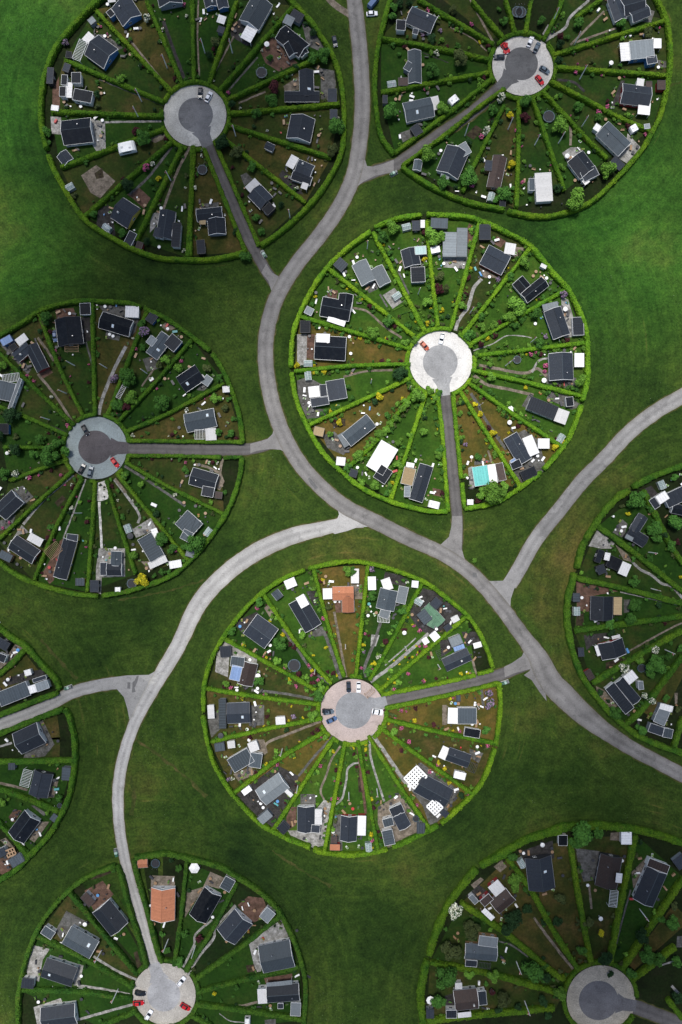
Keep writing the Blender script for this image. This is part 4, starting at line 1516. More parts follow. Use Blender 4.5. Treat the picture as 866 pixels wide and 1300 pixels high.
def flush_plants():
    global TRUNK
    bark = m_plain('bark', (.07, .055, .04), .9)
    m = MB(); m.tube((0, 0, 0), (0, 0, .75), .07, .045, 7)
    for k in range(5):
        a = k * 1.26; m.tube((0, 0, .5 + k * .03), (.45 * math.cos(a), .45 * math.sin(a), .95), .035, .015, 5)
    TRUNK = m.mesh('trunk', [bark])
    trees = sorted([p for p in PLANTS if p[3] >= 1.25], key=lambda p: -p[3])
    bushes = sorted([p for p in PLANTS if p[3] < 1.25], key=lambda p: -p[3])
    print('trees', len(trees), 'bushes', len(bushes))
    for cid, px, py, r, code in trees[:300]:
        h = r * 1.25
        c = W(px, py, h); root = bpy.data.objects.new('tree', None); COL.objects.link(root); root.location = (c.x, c.y, 0)
        sx = r * R.uniform(.93, 1.07); sy = r * R.uniform(.93, 1.07); rz = R.uniform(0, 6.28)
        cr = link('crown', crown(code, 2 if r > 2.6 else 1, R.randrange(3)), root, (0, 0, r * .18), rz); cr.scale = (sx, sy, r * R.uniform(.9, 1.1))
        tk = link('trunk', TRUNK, root, (0, 0, 0), rz); tk.scale = (r * .9, r * .9, r * 1.1)
        tag(root, '%s %s tree' % ('large' if r > 3 else ('middling' if r > 1.8 else 'small'), TREEW[code]), 'tree', 'trees in the gardens', cid, px, py, True)
    def one(p, mb=None):
        cid, px, py, r, code = p
        c = W(px, py, r); o = link('bush', crown(code, 0, R.randrange(3)), None, (c.x, c.y, -.05 * r), R.uniform(0, 6.28)); o.scale = (r, r, r * R.uniform(.75, 1.0)); return o
    for p in bushes[:300]:
        o = one(p); tag(o, '%s %s bush' % ('round' if p[3] > .8 else 'little', TREEW[p[4]]), 'bush', 'bushes in the gardens', p[0], p[1], p[2], True)
    # the smallest plants beyond the first 300 stay one mass of low planting
    v = []; f = []; mi = []; codes = 'dglyrpwko'; mats = [m_leaf('leaves_' + c, LEAF[c]) for c in codes] + [m_leaf('blossom_' + c, BLOSSOM.get(c, LEAF[c]), .1) for c in codes]
    for cid, px, py, r, code in trees[300:] + bushes[300:]:
        me = crown(code, 0, R.randrange(3)); c = W(px, py, r * .6); b0 = len(v); a = R.uniform(0, 6.28); ca, sa = math.cos(a), math.sin(a)
        for q in me.vertices: v.append((c.x + r * (q.co.x * ca - q.co.y * sa), c.y + r * (q.co.x * sa + q.co.y * ca), r * q.co.z * .8))
        for q in me.polygons: f.append(tuple(b0 + i for i in q.vertices)); mi.append(codes.index(code) + (9 if q.material_index else 0))
    me = bpy.data.meshes.new('planting')
    me.from_pydata(v, [], f)
    for m_ in mats: me.materials.append(m_)
    me.polygons.foreach_set('material_index', mi); me.update()
    o = link('low_planting', me); o['kind'] = 'stuff'; o['label'] = 'small low plants and flowers scattered through the garden plots'; o['category'] = 'planting'
# ---------------------------------------------------------------- things
def m_paint(name, c, rough=.25): return m_plain('paint_' + name, c, rough, .04)
def face_img():
    pass
CARS = {}
CARC = dict(red=(.45, .012, .015), white=(.75, .76, .78), black=(.012, .013, .016), darkblue=(.018, .026, .04), grey=(.09, .12, .15), blue=(.06, .11, .22), orange=(.42, .09, .04))
def make_car(col, van=False):
    key = (col, van)
    if key in CARS: return CARS[key]
    root = bpy.data.objects.new('delivery_van' if van else 'parked_car', None); COL.objects.link(root)
    hl, hw = (2.6, .98) if van else (2.12, .86)
    paint = m_paint(col, CARC[col]); gl = m_plain('car_glass', (.012, .016, .02), .08, .05)
    b = MB()
    xs = [(-hl, .40, .62, .80), (-hl + .12, .28, .78, .93), (-1.3, .25, .86, 1.0), (1.0, .25, .84, 1.0), (hl - .35, .27, .74, .96), (hl, .36, .58, .78)] if not van else \
         [(-hl, .3, 1.0, .95), (-hl + .1, .28, 1.1, 1.0), (-1.3, .25, 1.12, 1.0), (1.3, .25, 1.1, 1.0), (hl - .3, .27, .9, .95), (hl, .36, .7, .8)]
    ring = lambda x, z0, z1, wf: [(x, -hw * wf, z0), (x, -hw * wf, z1 - .12), (x, -hw * wf * .88, z1), (x, hw * wf * .88, z1), (x, hw * wf, z1 - .12), (x, hw * wf, z0)]
    rs = [ring(x, z0, z1, wf) for x, z0, z1, wf in xs]
    for A_, B_ in zip(rs[:-1], rs[1:]):
        for i in range(6): b.face([A_[i], A_[(i + 1) % 6], B_[(i + 1) % 6], B_[i]])
    b.face(rs[0][::-1]); b.face(rs[-1])
    link('body', b.mesh('car_body', [paint]), root)
    g = MB(); zt = 1.42 if not van else 2.0
    if not van: lo = [(-1.75, -.74), (.95, -.74), (.95, .74), (-1.75, .74)]; hi = [(-1.15, -.60), (.25, -.60), (.25, .60), (-1.15, .60)]
    else: lo = [(-2.5, -.94), (1.9, -.94), (1.9, .94), (-2.5, .94)]; hi = [(-2.45, -.86), (1.2, -.86), (1.2, .86), (-2.45, .86)]
    zb = .84 if not van else 1.1
    g.hexa([(x, y, zb) for x, y in lo], [(x, y, zt - .03) for x, y in hi]); link('window', g.mesh('car_windows', [gl]), root)
    r = MB()
    if not van: r.hexa([(-1.2, -.62, zt - .03), (.30, -.62, zt - .03), (.30, .62, zt - .03), (-1.2, .62, zt - .03)], [(-1.1, -.52, zt + .04), (.2, -.52, zt + .04), (.2, .52, zt + .04), (-1.1, .52, zt + .04)])
    else: r.hexa([(-2.5, -.95, 1.12), (.9, -.95, 1.12), (.9, .95, 1.12), (-2.5, .95, 1.12)], [(-2.46, -.88, zt + .04), (.85, -.88, zt + .04), (.85, .88, zt + .04), (-2.46, .88, zt + .04)])
    link('roof', r.mesh('car_roof', [paint]), root)
    tyre = m_plain('tyre', (.015, .015, .015), .8)
    for sx in (-1.3, 1.3):
        for sy in (-1, 1):
            w = MB(); w.tube((sx, sy * (hw - .2), .32), (sx, sy * (hw + .01), .32), .32, .32, 14); link('wheel', w.mesh('wheel', [tyre]), root)
    for sy in (-1, 1):
        h = MB(); h.box(hl - .16, hl + .01, sy * .62 - .14, sy * .62 + .14, .5, .66); link('headlight', h.mesh('headlight', [m_plain('lamp_glass', (.7, .72, .75), .1)]), root)
        h = MB(); h.box(-hl - .01, -hl + .1, sy * .6 - .12, sy * .6 + .12, .5, .68); link('tail_light', h.mesh('tail_light', [m_plain('tail_red', (.4, .02, .02), .2)]), root)
        h = MB(); h.box(.75, .9, *sorted((sy * hw, sy * (hw + .16))), .85, .98); link('wing_mirror', h.mesh('wing_mirror', [paint]), root)
    CARS[key] = [root, False]; return CARS[key]
def copy_tree(o, parent=None):
    c = o.copy(); COL.objects.link(c)
    if parent: c.parent = parent
    for ch in o.children: copy_tree(ch, c)
    return c
def inst(entry):
    if not entry[1]: entry[1] = True; return entry[0]
    return copy_tree(entry[0])
PROTO = {}
def proto(key, fn):
    if key not in PROTO: PROTO[key] = [fn(), False]
    return inst(PROTO[key])
def empty(name): o = bpy.data.objects.new(name, None); COL.objects.link(o); return o
def mk_pole():
    o = empty('flagpole'); m = MB(); m.tube((0, 0, 0), (0, 0, 7.6), .19, .13, 8); link('pole', m.mesh('pole', [m_plain('pole_paint', (.9, .9, .88), .4)]), o)
    k = MB(); k.tube((0, 0, 7.6), (0, 0, 7.78), .09, .05, 8); link('finial', k.mesh('finial', [m_plain('brass', (.5, .36, .1), .3, metal=.8)]), o)
    b = MB(); b.box(-.18, .18, -.18, .18, 0, .45); link('base', b.mesh('base', [m_plain('pole_base', (.35, .34, .32), .8)]), o)
    f = MB(); n = 12
    for i in range(n):
        z0, z1 = 7.4 - i * .22, 7.4 - (i + 1) * .22; x = lambda z: .12 + .16 * math.sin(z * 2.1); w0 = .42 * (1 - i / n) + .04; w1 = .42 * (1 - (i + 1) / n) + .04
        y0, y1 = .1 * math.sin(i * .8), .1 * math.sin((i + 1) * .8)
        for (s0, s1, mi) in ((0, .44, 0), (.44, .56, 1), (.56, 1, 0)):
            if i == 2: mi = 1
            f.face([(x(z0) + w0 * s0, y0 + s0 * .2, z0), (x(z0) + w0 * s1, y0 + s1 * .2, z0), (x(z1) + w1 * s1, y1 + s1 * .2, z1), (x(z1) + w1 * s0, y1 + s0 * .2, z1)], mi)
    link('pennant', f.mesh('pennant', [m_plain('flag_red', (.55, .02, .03), .7), m_plain('flag_white', (.8, .8, .8), .7)]), o)
    return o
def mk_tramp():
    o = empty('trampoline'); m = MB(); n = 28
    for k in range(n):
        a, b = 2 * math.pi * k / n, 2 * math.pi * (k + 1) / n
        for (r0, r1, z, mi) in ((0, .84, .82, 0),): m.face([(0, 0, z), (r1 * math.cos(a), r1 * math.sin(a), z), (r1 * math.cos(b), r1 * math.sin(b), z)])
    link('mat', m.mesh('mat', [m_plain('tramp_mat', (.012, .013, .017), .7)]), o)
    m = MB()
    for k in range(n):
        a, b = 2 * math.pi * k / n, 2 * math.pi * (k + 1) / n
        m.hexa([(q * math.cos(t), q * math.sin(t), .78) for q, t in ((.85, a), (1, a), (1, b), (.85, b))], [(q * math.cos(t), q * math.sin(t), .87) for q, t in ((.85, a), (1, a), (1, b), (.85, b))])
    link('edge_pad', m.mesh('edge_pad', [m_plain('tramp_pad', (.03, .06, .08), .5)]), o)
    m = MB()
    for k in range(6):
        a = k * 1.047; m.tube((math.cos(a), math.sin(a), 0), (math.cos(a), math.sin(a), 2.5), .03, .03, 5)
    link('net_poles', m.mesh('net_poles', [m_plain('steel', (.3, .3, .3), .4, metal=.6)]), o)
    return o
def mk_par(col):
    def f():
        o = empty('parasol'); m = MB(); n = 8; c = {'w': (.78, .77, .74), 'd': (.05, .05, .055), 'b': (.1, .3, .6)}[col]
        for k in range(n):
            a, b = 2 * math.pi * k / n, 2 * math.pi * (k + 1) / n
            m.face([(0, 0, 1), (math.cos(a), math.sin(a), .82), (math.cos(b), math.sin(b), .82)]); m.face([(math.cos(a), math.sin(a), .82), (math.cos(a), math.sin(a), .76), (math.cos(b), math.sin(b), .76), (math.cos(b), math.sin(b), .82)])
        link('canopy', m.mesh('canopy', [m_plain('canvas_' + col, c, .8)]), o)
        p = MB(); p.tube((0, 0, 0), (0, 0, .99), .02, .02, 6); p.tube((0, 0, 0), (0, 0, .03), .2, .2, 8); link('pole', p.mesh('pole', [m_plain('pole_white', (.8, .8, .78), .4)]), o)
        return o
    return f
def mk_greenhouse():
    o = empty('greenhouse'); hl, hw, e, r = 1.6, 1.15, 1.6, 2.3
    fr = MB(); gl = MB()
    V = lambda x: [(x, -hw, 0), (x, -hw, e), (x, 0, r), (x, hw, e), (x, hw, 0)]
    for i in range(6):
        x = -hl + 2 * hl * i / 5; P = V(x)
        for a, b in zip(P[:-1], P[1:]): fr.tube(a, b, .045, .045, 4)
    for y, z in ((-hw, 0), (-hw, e), (0, r), (hw, e), (hw, 0)): fr.tube((-hl, y, z), (hl, y, z), .055, .055, 4)
    link('frame', fr.mesh('frame', [m_plain('gh_frame', (.55, .57, .57), .4)]), o)
    A, B_ = V(-hl + .02), V(hl - .02)
    for i in range(4): gl.face([A[i], A[i + 1], B_[i + 1], B_[i]])
    gl.face(A); gl.face(B_[::-1])
    link('glazing', gl.mesh('glazing', [m_plain('gh_glass', (.42, .52, .52), .12, .3, alpha=.55)]), o)
    b = MB(); b.box(-hl + .2, hl - .2, -hw + .15, -hw + .7, .05, .8); b.box(-hl + .2, hl - .2, hw - .7, hw - .15, .05, .8)
    link('staging', b.mesh('staging', [m_leaf('leaves_g', LEAF['g'])]), o)
    return o
def mk_bin():
    o = empty('recycling_bins')
    m = MB(); m.box(-1.5, 1.5, -.75, .75, 0, .12); link('base', m.mesh('base', [m_plain('slab', (.3, .3, .29), .9)]), o)
    for i, c in enumerate(((.02, .09, .05), (.3, .42, .36), (.12, .13, .13))):
        m = MB(); x = -1.0 + i * .98; m.box(x - .42, x + .42, -.5, .5, .125, 1.1); m.hexa([(x - .46, -.55, 1.1), (x + .46, -.55, 1.1), (x + .46, .55, 1.1), (x - .46, .55, 1.1)], [(x - .40, -.35, 1.28), (x + .40, -.35, 1.28), (x + .40, .45, 1.22), (x - .40, .45, 1.22)])
        link('bin', m.mesh('bin', [m_plain('bin_%d' % i, c, .5)]), o)
    return o
def mk_caravan():
    o = empty('caravan'); m = MB()      # unit length along x -.5.. .5 scaled later; built 1x1
    prof = [(-.5, .35), (-.5, 1.6), (-.44, 2.2), (-.30, 2.42), (.32, 2.42), (.45, 2.1), (.5, 1.5), (.5, .35)]
    for a, b in zip(prof[:-1], prof[1:]): m.face([(a[0], -.5, a[1]), (b[0], -.5, b[1]), (b[0], .5, b[1]), (a[0], .5, a[1])][::-1])
    m.face([(p[0], -.5, p[1]) for p in prof][::-1]); m.face([(p[0], .5, p[1]) for p in prof])
    link('body', m.mesh('body', [m_plain('caravan_white', (.76, .76, .74), .35)]), o)
    for (a, b, c, d) in ((-.32, -.18, -.1, .1), (.12, .24, -.28, -.12)):
        h = MB(); h.box(a, b, c, d, 2.42, 2.5); link('roof_hatch', h.mesh('roof_hatch', [m_plain('hatch', (.35, .37, .4), .3)]), o)
    for s in (-1, 1):
        w = MB(); w.box(-.3, .2, *sorted((s * .5, s * .508)), 1.3, 1.9); link('window', w.mesh('window', [glass]), o)
        t = MB(); t.box(-.05, .07, *sorted((s * .40, s * .49)), 0, .6); link('wheel', t.mesh('wheel', [m_plain('tyre', (.015, .015, .015), .8)]), o)
    return o
def mk_gazebo():
    o = empty('gazebo'); m = MB(); n = 6
    for k in range(n):
        a, b = 2 * math.pi * k / n, 2 * math.pi * (k + 1) / n
        m.face([(0, 0, 3.2), (2.1 * math.cos(a), 2.1 * math.sin(a), 2.2), (2.1 * math.cos(b), 2.1 * math.sin(b), 2.2)]); m.face([(2.1 * math.cos(a), 2.1 * math.sin(a), 2.2), (2.1 * math.cos(a), 2.1 * math.sin(a), 2.0), (2.1 * math.cos(b), 2.1 * math.sin(b), 2.0), (2.1 * math.cos(b), 2.1 * math.sin(b), 2.2)])
    link('roof', m.mesh('roof', [m_plain('canvas_w', (.78, .77, .74), .8)]), o)
    for k in range(n):
        a = 2 * math.pi * k / n; p = MB(); p.tube((1.9 * math.cos(a), 1.9 * math.sin(a), 0), (1.9 * math.cos(a), 1.9 * math.sin(a), 2.1), .06, .06, 6); link('post', p.mesh('post', [m_plain('pole_white', (.8, .8, .78), .4)]), o)
    return o
CLC = dict(white=(.78, .78, .77), dark=(.03, .03, .035), wood=(.28, .17, .09), red=(.42, .03, .03), blue=(.08, .25, .5), teal=(.08, .3, .3))
def mk_furn(kind, col):
    def f():
        m = MB(); mt = m_plain('furniture_' + col, CLC[col], .5)
        if kind == 'garden_table':
            n = 10; top = [(.55 * math.cos(6.283 * k / n), .55 * math.sin(6.283 * k / n)) for k in range(n)]
            m.tube((0, 0, .70), (0, 0, .75), .6, .6, 12); [m.tube((.35 * a, .35 * b, 0), (.35 * a, .35 * b, .7), .03, .03, 5) for a, b in ((1, 1), (-1, 1), (1, -1), (-1, -1))]
        elif kind == 'garden_chair':
            m.box(-.27, .27, -.27, .27, .40, .46); m.hexa([(-.27, .22, .46), (.27, .22, .46), (.27, .27, .46), (-.27, .27, .46)], [(-.25, .32, .95), (.25, .32, .95), (.25, .37, .95), (-.25, .37, .95)])
            for a in (-.24, .24):
                for b in (-.24, .24): m.box(a - .02, a + .02, b - .02, b + .02, 0, .4)
        elif kind == 'long_table':
            m.box(-.95, .95, -.42, .42, .70, .75); m.box(-.8, -.7, -.35, .35, 0, .7); m.box(.7, .8, -.35, .35, 0, .7)
        elif kind == 'storage_box':
            m.hexa([(-.75, -.38, 0), (.75, -.38, 0), (.75, .38, 0), (-.75, .38, 0)], [(-.75, -.38, .6), (.75, -.38, .6), (.75, .38, .6), (-.75, .38, .6)]); m.hexa([(-.78, -.41, .6), (.78, -.41, .6), (.78, .41, .6), (-.78, .41, .6)], [(-.74, -.35, .7), (.74, -.35, .7), (.74, .35, .7), (-.74, .35, .7)])
        elif kind == 'sun_lounger':
            m.box(-.95, .45, -.32, .32, .28, .36); m.hexa([(.45, -.32, .28), (1.0, -.32, .62), (1.0, .32, .62), (.45, .32, .28)], [(.45, -.32, .36), (.97, -.32, .70), (.97, .32, .70), (.45, .32, .36)])
            for a in (-.85, .35):
                for b in (-.27, .27): m.box(a - .03, a + .03, b - .03, b + .03, 0, .28)
        elif kind == 'kettle_grill':
            m.tube((0, 0, .6), (0, 0, .78), .14, .32, 12); m.tube((0, 0, .78), (0, 0, .98), .32, .12, 12); [m.tube((0, 0, .62), (.3 * math.cos(t), .3 * math.sin(t), 0), .02, .02, 4) for t in (0, 2.1, 4.2)]
        elif kind == 'garden_bench':
            m.box(-.75, .75, -.25, .2, .42, .47); m.hexa([(-.75, .16, .47), (.75, .16, .47), (.75, .2, .47), (-.75, .2, .47)], [(-.75, .26, .9), (.75, .26, .9), (.75, .3, .9), (-.75, .3, .9)]); m.box(-.7, -.62, -.22, .2, 0, .42); m.box(.62, .7, -.22, .2, 0, .42)
        elif kind == 'planter_box':
            m.box(-.6, .6, -.35, .35, 0, .35)
            for k in range(14):
                x_, y_ = R.uniform(-.5, .5), R.uniform(-.28, .28); m.tube((x_, y_, .35), (x_ + R.uniform(-.1, .1), y_, R.uniform(.45, .7)), .06, .13, 5, 1)
            return link(kind, m.mesh(kind, [mt, m_leaf('leaves_l', LEAF['l'])]))
        return link(kind, m.mesh(kind, [mt]))
    return f
FURW = dict(garden_table='round garden table', garden_chair='garden chair', long_table='long garden table', storage_box='storage box', sun_lounger='sun lounger', kettle_grill='kettle grill', garden_bench='garden bench', planter_box='planter box')
FURC = dict(garden_table='table', garden_chair='chair', long_table='table', storage_box='box', sun_lounger='lounger', kettle_grill='grill', garden_bench='bench', planter_box='planter')

# ---------------------------------------------------------------- parse the survey
rims, spokes, lws, decks, paths, houses, trees, misc, hubs, beds = [], [], [], [], [], [], [], [], {}, []
cid = None; T = (0, 0, 1)
for ln in DATA.splitlines():
    p = ln.split()
    if not p or p[0] == '#': continue
    if p[0] == '@': cid = p[1]; T = (float(p[2]), float(p[3]), float(p[4])); continue
    def pt(i): return (T[0] + float(p[i]) / T[2], T[1] + float(p[i + 1]) / T[2])
    def pts(i): return [pt(j) for j in range(i, len(p) - 1, 2)]
    c = p[0]
    if c == 'hub': hubs[cid] = [float(q) for q in p[1:7]] + [p[7]]; HUB[cid] = (float(p[1]), float(p[2]), float(p[3]))
    elif c == 'hubx': HUB[cid] = (float(p[1]), float(p[2]), 38)
    elif c == 'rim': rims.append((cid, pts(1)))
    elif c == 'sp': spokes.append((cid, pts(1)))
    elif c == 'lw': lws.append((cid, pt(1), int(p[3])))
    elif c == 'deck': decks.append((cid, p[1], pts(2)))
    elif c == 'path': paths.append((cid, p[1], float(p[2]), pts(3)))
    elif c in 'HS':
        bl = []
        for seg in ' '.join(p[2:]).strip('| ').split('|'):
            q = seg.split(); bl.append((q[0], float(q[1]), float(q[2]), float(q[3]), float(q[4]), float(q[5]), q[6]))
        houses.append((cid, p[1], bl, c == 'S', T))
    elif c == 't':
        for i in range(1, len(p), 4): trees.append((cid,) + pt(i) + (float(p[i + 2]) / T[2] * S, p[i + 3]))
    elif c == 'bed': beds.append((cid, pt(1), pt(3), float(p[5]) / T[2], p[6]))
    elif c == 'pole':
        for i in range(1, len(p), 2): misc.append((cid, 'pole') + pt(i) + (0,))
    elif c in ('car', 'van'): misc.append((cid, c) + pt(1) + (pt(3), p[5]))
    elif c in ('tramp', 'gz'): misc.append((cid, c) + pt(1) + (float(p[3]) / T[2] * S,))
    elif c == 'par': misc.append((cid, c) + pt(1) + (float(p[3]) / T[2] * S, p[4]))
    elif c in ('G', 'bin'): misc.append((cid, c) + pt(1) + (0,))
    elif c == 'C': misc.append((cid, c) + pt(1) + (pt(3), float(p[5]) / T[2]))
glass = m_plain('window_glass', (.02, .028, .035), .08, .1)

# ---------------------------------------------------------------- ground
def meadow_mat():
    m, nt, b = new_mat('meadow_grass'); P = geo_pos(nt)
    big = tex_noise(nt, P, .016, 5, .62)
    lush = ramp(nt, big, [(.34, (.014, .048, .008)), (.46, (.022, .074, .010)), (.58, (.036, .100, .014)), (.70, (.070, .112, .022))])
    olive = ramp(nt, big, [(.32, (.011, .027, .006)), (.44, (.022, .047, .008)), (.55, (.036, .064, .011)), (.64, (.062, .072, .016)), (.74, (.105, .088, .026))])
    # lusher sward grows on the north-west and east fields
    fac = None
    for (px, py, r) in LUSH:
        v = nt.nodes.new('ShaderNodeVectorMath'); v.operation = 'DISTANCE'; L(nt, P, v.inputs[0]); v.inputs[1].default_value = ((px - 433) * S, (650 - py) * S, 0)
        t = nt.nodes.new('ShaderNodeMapRange'); t.interpolation_type = 'SMOOTHSTEP'; L(nt, v.outputs['Value'], t.inputs[0]); t.inputs[1].default_value = r * S; t.inputs[2].default_value = r * S * .25; t.inputs[3].default_value = 0; t.inputs[4].default_value = 1
        fac = t.outputs[0] if fac is None else math_(nt, 'MAXIMUM', fac, t.outputs[0])
    edge = tex_noise(nt, P, .05, 4, .6)
    fac = math_(nt, 'MULTIPLY', fac, ramp(nt, edge, [(.25, (.55,) * 3), (.6, (1, 1, 1))]))
    col = mix(nt, fac, olive, lush)
    # mowing lines run round each hedge ring
    dmin = None
    for c_, (px, py) in RC.items():
        v = nt.nodes.new('ShaderNodeVectorMath'); v.operation = 'DISTANCE'; L(nt, P, v.inputs[0]); v.inputs[1].default_value = ((px - 433) * S, (650 - py) * S, 0)
        dmin = v.outputs['Value'] if dmin is None else math_(nt, 'MINIMUM', dmin, v.outputs['Value'])
    sep = nt.nodes.new('ShaderNodeSeparateXYZ'); L(nt, P, sep.inputs[0]); cmb = nt.nodes.new('ShaderNodeCombineXYZ')
    L(nt, math_(nt, 'MULTIPLY', dmin, .55), cmb.inputs[0]); L(nt, math_(nt, 'MULTIPLY', sep.outputs[0], .035), cmb.inputs[1]); L(nt, math_(nt, 'MULTIPLY', sep.outputs[1], .035), cmb.inputs[2])
    mow = tex_noise(nt, cmb.outputs[0], 1.0, 4, .65)
    col = mix(nt, 1.0, col, ramp(nt, mow, [(.30, (.78, .80, .82)), (.5, (1, 1, 1)), (.68, (1.24, 1.17, 1.12))]), 'MULTIPLY')
    worn = ramp(nt, mow, [(.62, (0, 0, 0)), (.72, (1, 1, 1))]); wm_ = ramp(nt, tex_noise(nt, P, .03, 3, .6), [(.52, (0, 0, 0)), (.66, (1, 1, 1))])
    col = mix(nt, math_(nt, 'MULTIPLY', math_(nt, 'MULTIPLY', worn, wm_), .7), col, (.15, .115, .038))
    mid = tex_noise(nt, P, .28, 4, .7)
    col = mix(nt, 1.0, col, ramp(nt, mid, [(.30, (.60, .62, .66)), (.52, (1, 1, 1)), (.72, (1.35, 1.3, 1.1))]), 'MULTIPLY')
    f2 = tex_noise(nt, P, 1.25, 3, .75)
    col = mix(nt, 1.0, col, ramp(nt, f2, [(.30, (.55, .58, .6)), (.70, (1.4, 1.35, 1.3))]), 'MULTIPLY')
    sp = ramp(nt, tex_noise(nt, P, 2.6, 1, .5), [(.73, (0, 0, 0)), (.77, (1, 1, 1))]); msk = ramp(nt, tex_noise(nt, P, .035, 2, .5), [(.48, (0, 0, 0)), (.62, (1, 1, 1))])
    col = mix(nt, math_(nt, 'MULTIPLY', math_(nt, 'MULTIPLY', sp, msk), .35), col, (.42, .5, .34))
    L(nt, col, b.inputs['Base Color']); b.inputs['Roughness'].default_value = .95; b.inputs['Specular IOR Level'].default_value = .08
    bump(nt, f2, .7, .2, b); return m
LUSH = [(10, 90, 260), (800, 290, 230), (20, 320, 130)]
RC = dict(A=(245, 140), B=(666, 85), C=(558, 460), D=(120, 569), E=(446, 900), F=(909, 777), G=(205, 1270), H=(765, 1280), I=(-95, 945))
meadow = meadow_mat()
me = bpy.data.meshes.new('meadow'); q = 2500
me.from_pydata([(-q, -q, 0), (q, -q, 0), (q, q, 0), (-q, q, 0)], [], [(0, 1, 2, 3)]); me.materials.append(meadow)
structure(link('meadow', me))
LAWN = {
    0: m_ground('plot_soil', [(.3, (0.009, 0.012, 0.005)), (.5, (0.016, 0.027, 0.007)), (.7, (0.028, 0.028, 0.014))], (0.014, 0.028, 0.007), .6, scale=.12),
    1: m_ground('plot_dark', [(.3, (0.008, 0.020, 0.005)), (.5, (0.014, 0.034, 0.007)), (.7, (0.025, 0.041, 0.011))], (0.017, 0.027, 0.009), .55, scale=.10, seed=1),
    2: m_ground('plot_green', [(.3, (0.011, 0.039, 0.005)), (.5, (0.023, 0.066, 0.008)), (.7, (0.039, 0.070, 0.012))], (0.014, 0.044, 0.007), .5, scale=.09, seed=2),
    3: m_ground('plot_mixed', [(.3, (0.012, 0.044, 0.006)), (.5, (0.027, 0.059, 0.009)), (.68, (0.058, 0.062, 0.016))], (0.016, 0.037, 0.008), .5, scale=.10, seed=3),
    4: m_ground('plot_dry', [(.3, (0.017, 0.044, 0.007)), (.5, (0.041, 0.058, 0.012)), (.64, (0.082, 0.066, 0.022))], (0.022, 0.037, 0.009), .5, scale=.11, seed=4),
    5: m_ground('plot_brown', [(.3, (0.027, 0.044, 0.009)), (.48, (0.069, 0.066, 0.016)), (.65, (0.117, 0.082, 0.028))], (0.031, 0.044, 0.011), .5, scale=.12, seed=5),
    6: m_ground('plot_golden', [(.28, (0.047, 0.059, 0.011)), (.5, (0.117, 0.092, 0.019)), (.68, (0.164, 0.105, 0.030))], (0.055, 0.062, 0.014), .45, scale=.11, seed=6)}
LAWN[7] = m_ground('plot_fresh', [(.3, (.024, .066, .008)), (.5, (.044, .110, .012)), (.7, (.080, .125, .018))], (.028, .070, .009), .5, scale=.09, seed=7)
# ground inside each hedge ring
for cid in HUB:
    rp = [r for c, r in rims if c == cid]
    if cid == 'I':
        for rr in (rp[0] + rp[1] + [(-60, 925), (-60, 780)], rp[2] + [(-60, 1140), (-60, 945)] + rp[3]): poly_sheet('garden_ground', rr, .006, LAWN[0])
        continue
    P = []
    for r in rp: P += [(v.x, v.y) for v in catmull(r, 12)]
    hx, hy = HUB[cid][:2]
    P.sort(key=lambda q: math.atan2(q[1] - hy, q[0] - hx))
    if cid == 'F': P.sort(key=lambda q: math.atan2(q[1] - hy, -(q[0] - hx))); P = P + [(960, 960), (960, 590)] if P[0][1] < 775 else P + [(960, 590), (960, 960)]
    if cid == 'G': P = sorted(P, key=lambda q: math.atan2(q[0] - hx, -(q[1] - hy))); P = P + [(386, 1345), (22, 1345)]
    if cid == 'H': P = sorted(P, key=lambda q: math.atan2(q[0] - hx, -(q[1] - hy))); P = P + [(960, 1345), (538, 1345)]
    if cid == 'A': P = sorted(P, key=lambda q: math.atan2(q[0] - hx, (q[1] - hy))); P = [q for q in P]; P = sorted([q for q in P], key=lambda q: (math.atan2(q[0] - hx, -(q[1] - hy)))); 
    poly_sheet('garden_ground', P, .006, LAWN[0])
# wedge lawns between neighbouring spokes
def inpoly(x, y, P):
    r = False
    for i in range(len(P)):
        x1, y1 = P[i]; x2, y2 = P[i - 1]
        if (y1 > y) != (y2 > y) and x < (x2 - x1) * (y - y1) / (y2 - y1) + x1: r = not r
    return r
WEDGES = []
for cid in HUB:
    hx, hy = HUB[cid][:2]; sp = []
    for c, P in spokes:
        if c != cid: continue
        P = list(P)
        if math.hypot(P[0][0] - hx, P[0][1] - hy) > math.hypot(P[-1][0] - hx, P[-1][1] - hy): P.reverse()
        if math.hypot(P[-1][0] - P[0][0], P[-1][1] - P[0][1]) < 70 and len(P) < 3 and cid not in 'I': continue
        m_ = P[len(P) // 2] if len(P) > 2 else ((P[0][0] + P[-1][0]) / 2, (P[0][1] + P[-1][1]) / 2)
        sp.append((math.atan2(m_[1] - hy, m_[0] - hx), P))
    sp.sort(key=lambda s: s[0])
    for i in range(len(sp)):
        a, P = sp[i]; b, Q = sp[(i + 1) % len(sp)]; d = (b - a) % (2 * math.pi)
        if d < math.radians(7 if cid not in 'IF' else 4) or d > math.radians(42): continue
        WEDGES.append((cid, P, Q, P + Q[::-1]))
tone_default = dict(A=[1, 3, 4, 2], B=[1, 2, 3], C=[7, 7, 2], D=[2, 3, 4, 2], E=[2, 3, 5, 4], F=[2, 3], G=[1, 2, 2], H=[3, 1, 4], I=[2, 3])
for i, (cid, P, Q, poly) in enumerate(WEDGES):
    t = R.choice(tone_default[cid])
    for c, (x, y), k in lws:
        if c == cid and inpoly(x, y, poly): t = k
    poly_sheet('lawn', poly, .010, LAWN[7 if (cid == 'C' and t in (2, 3)) or (cid == 'E' and t == 3) else t])
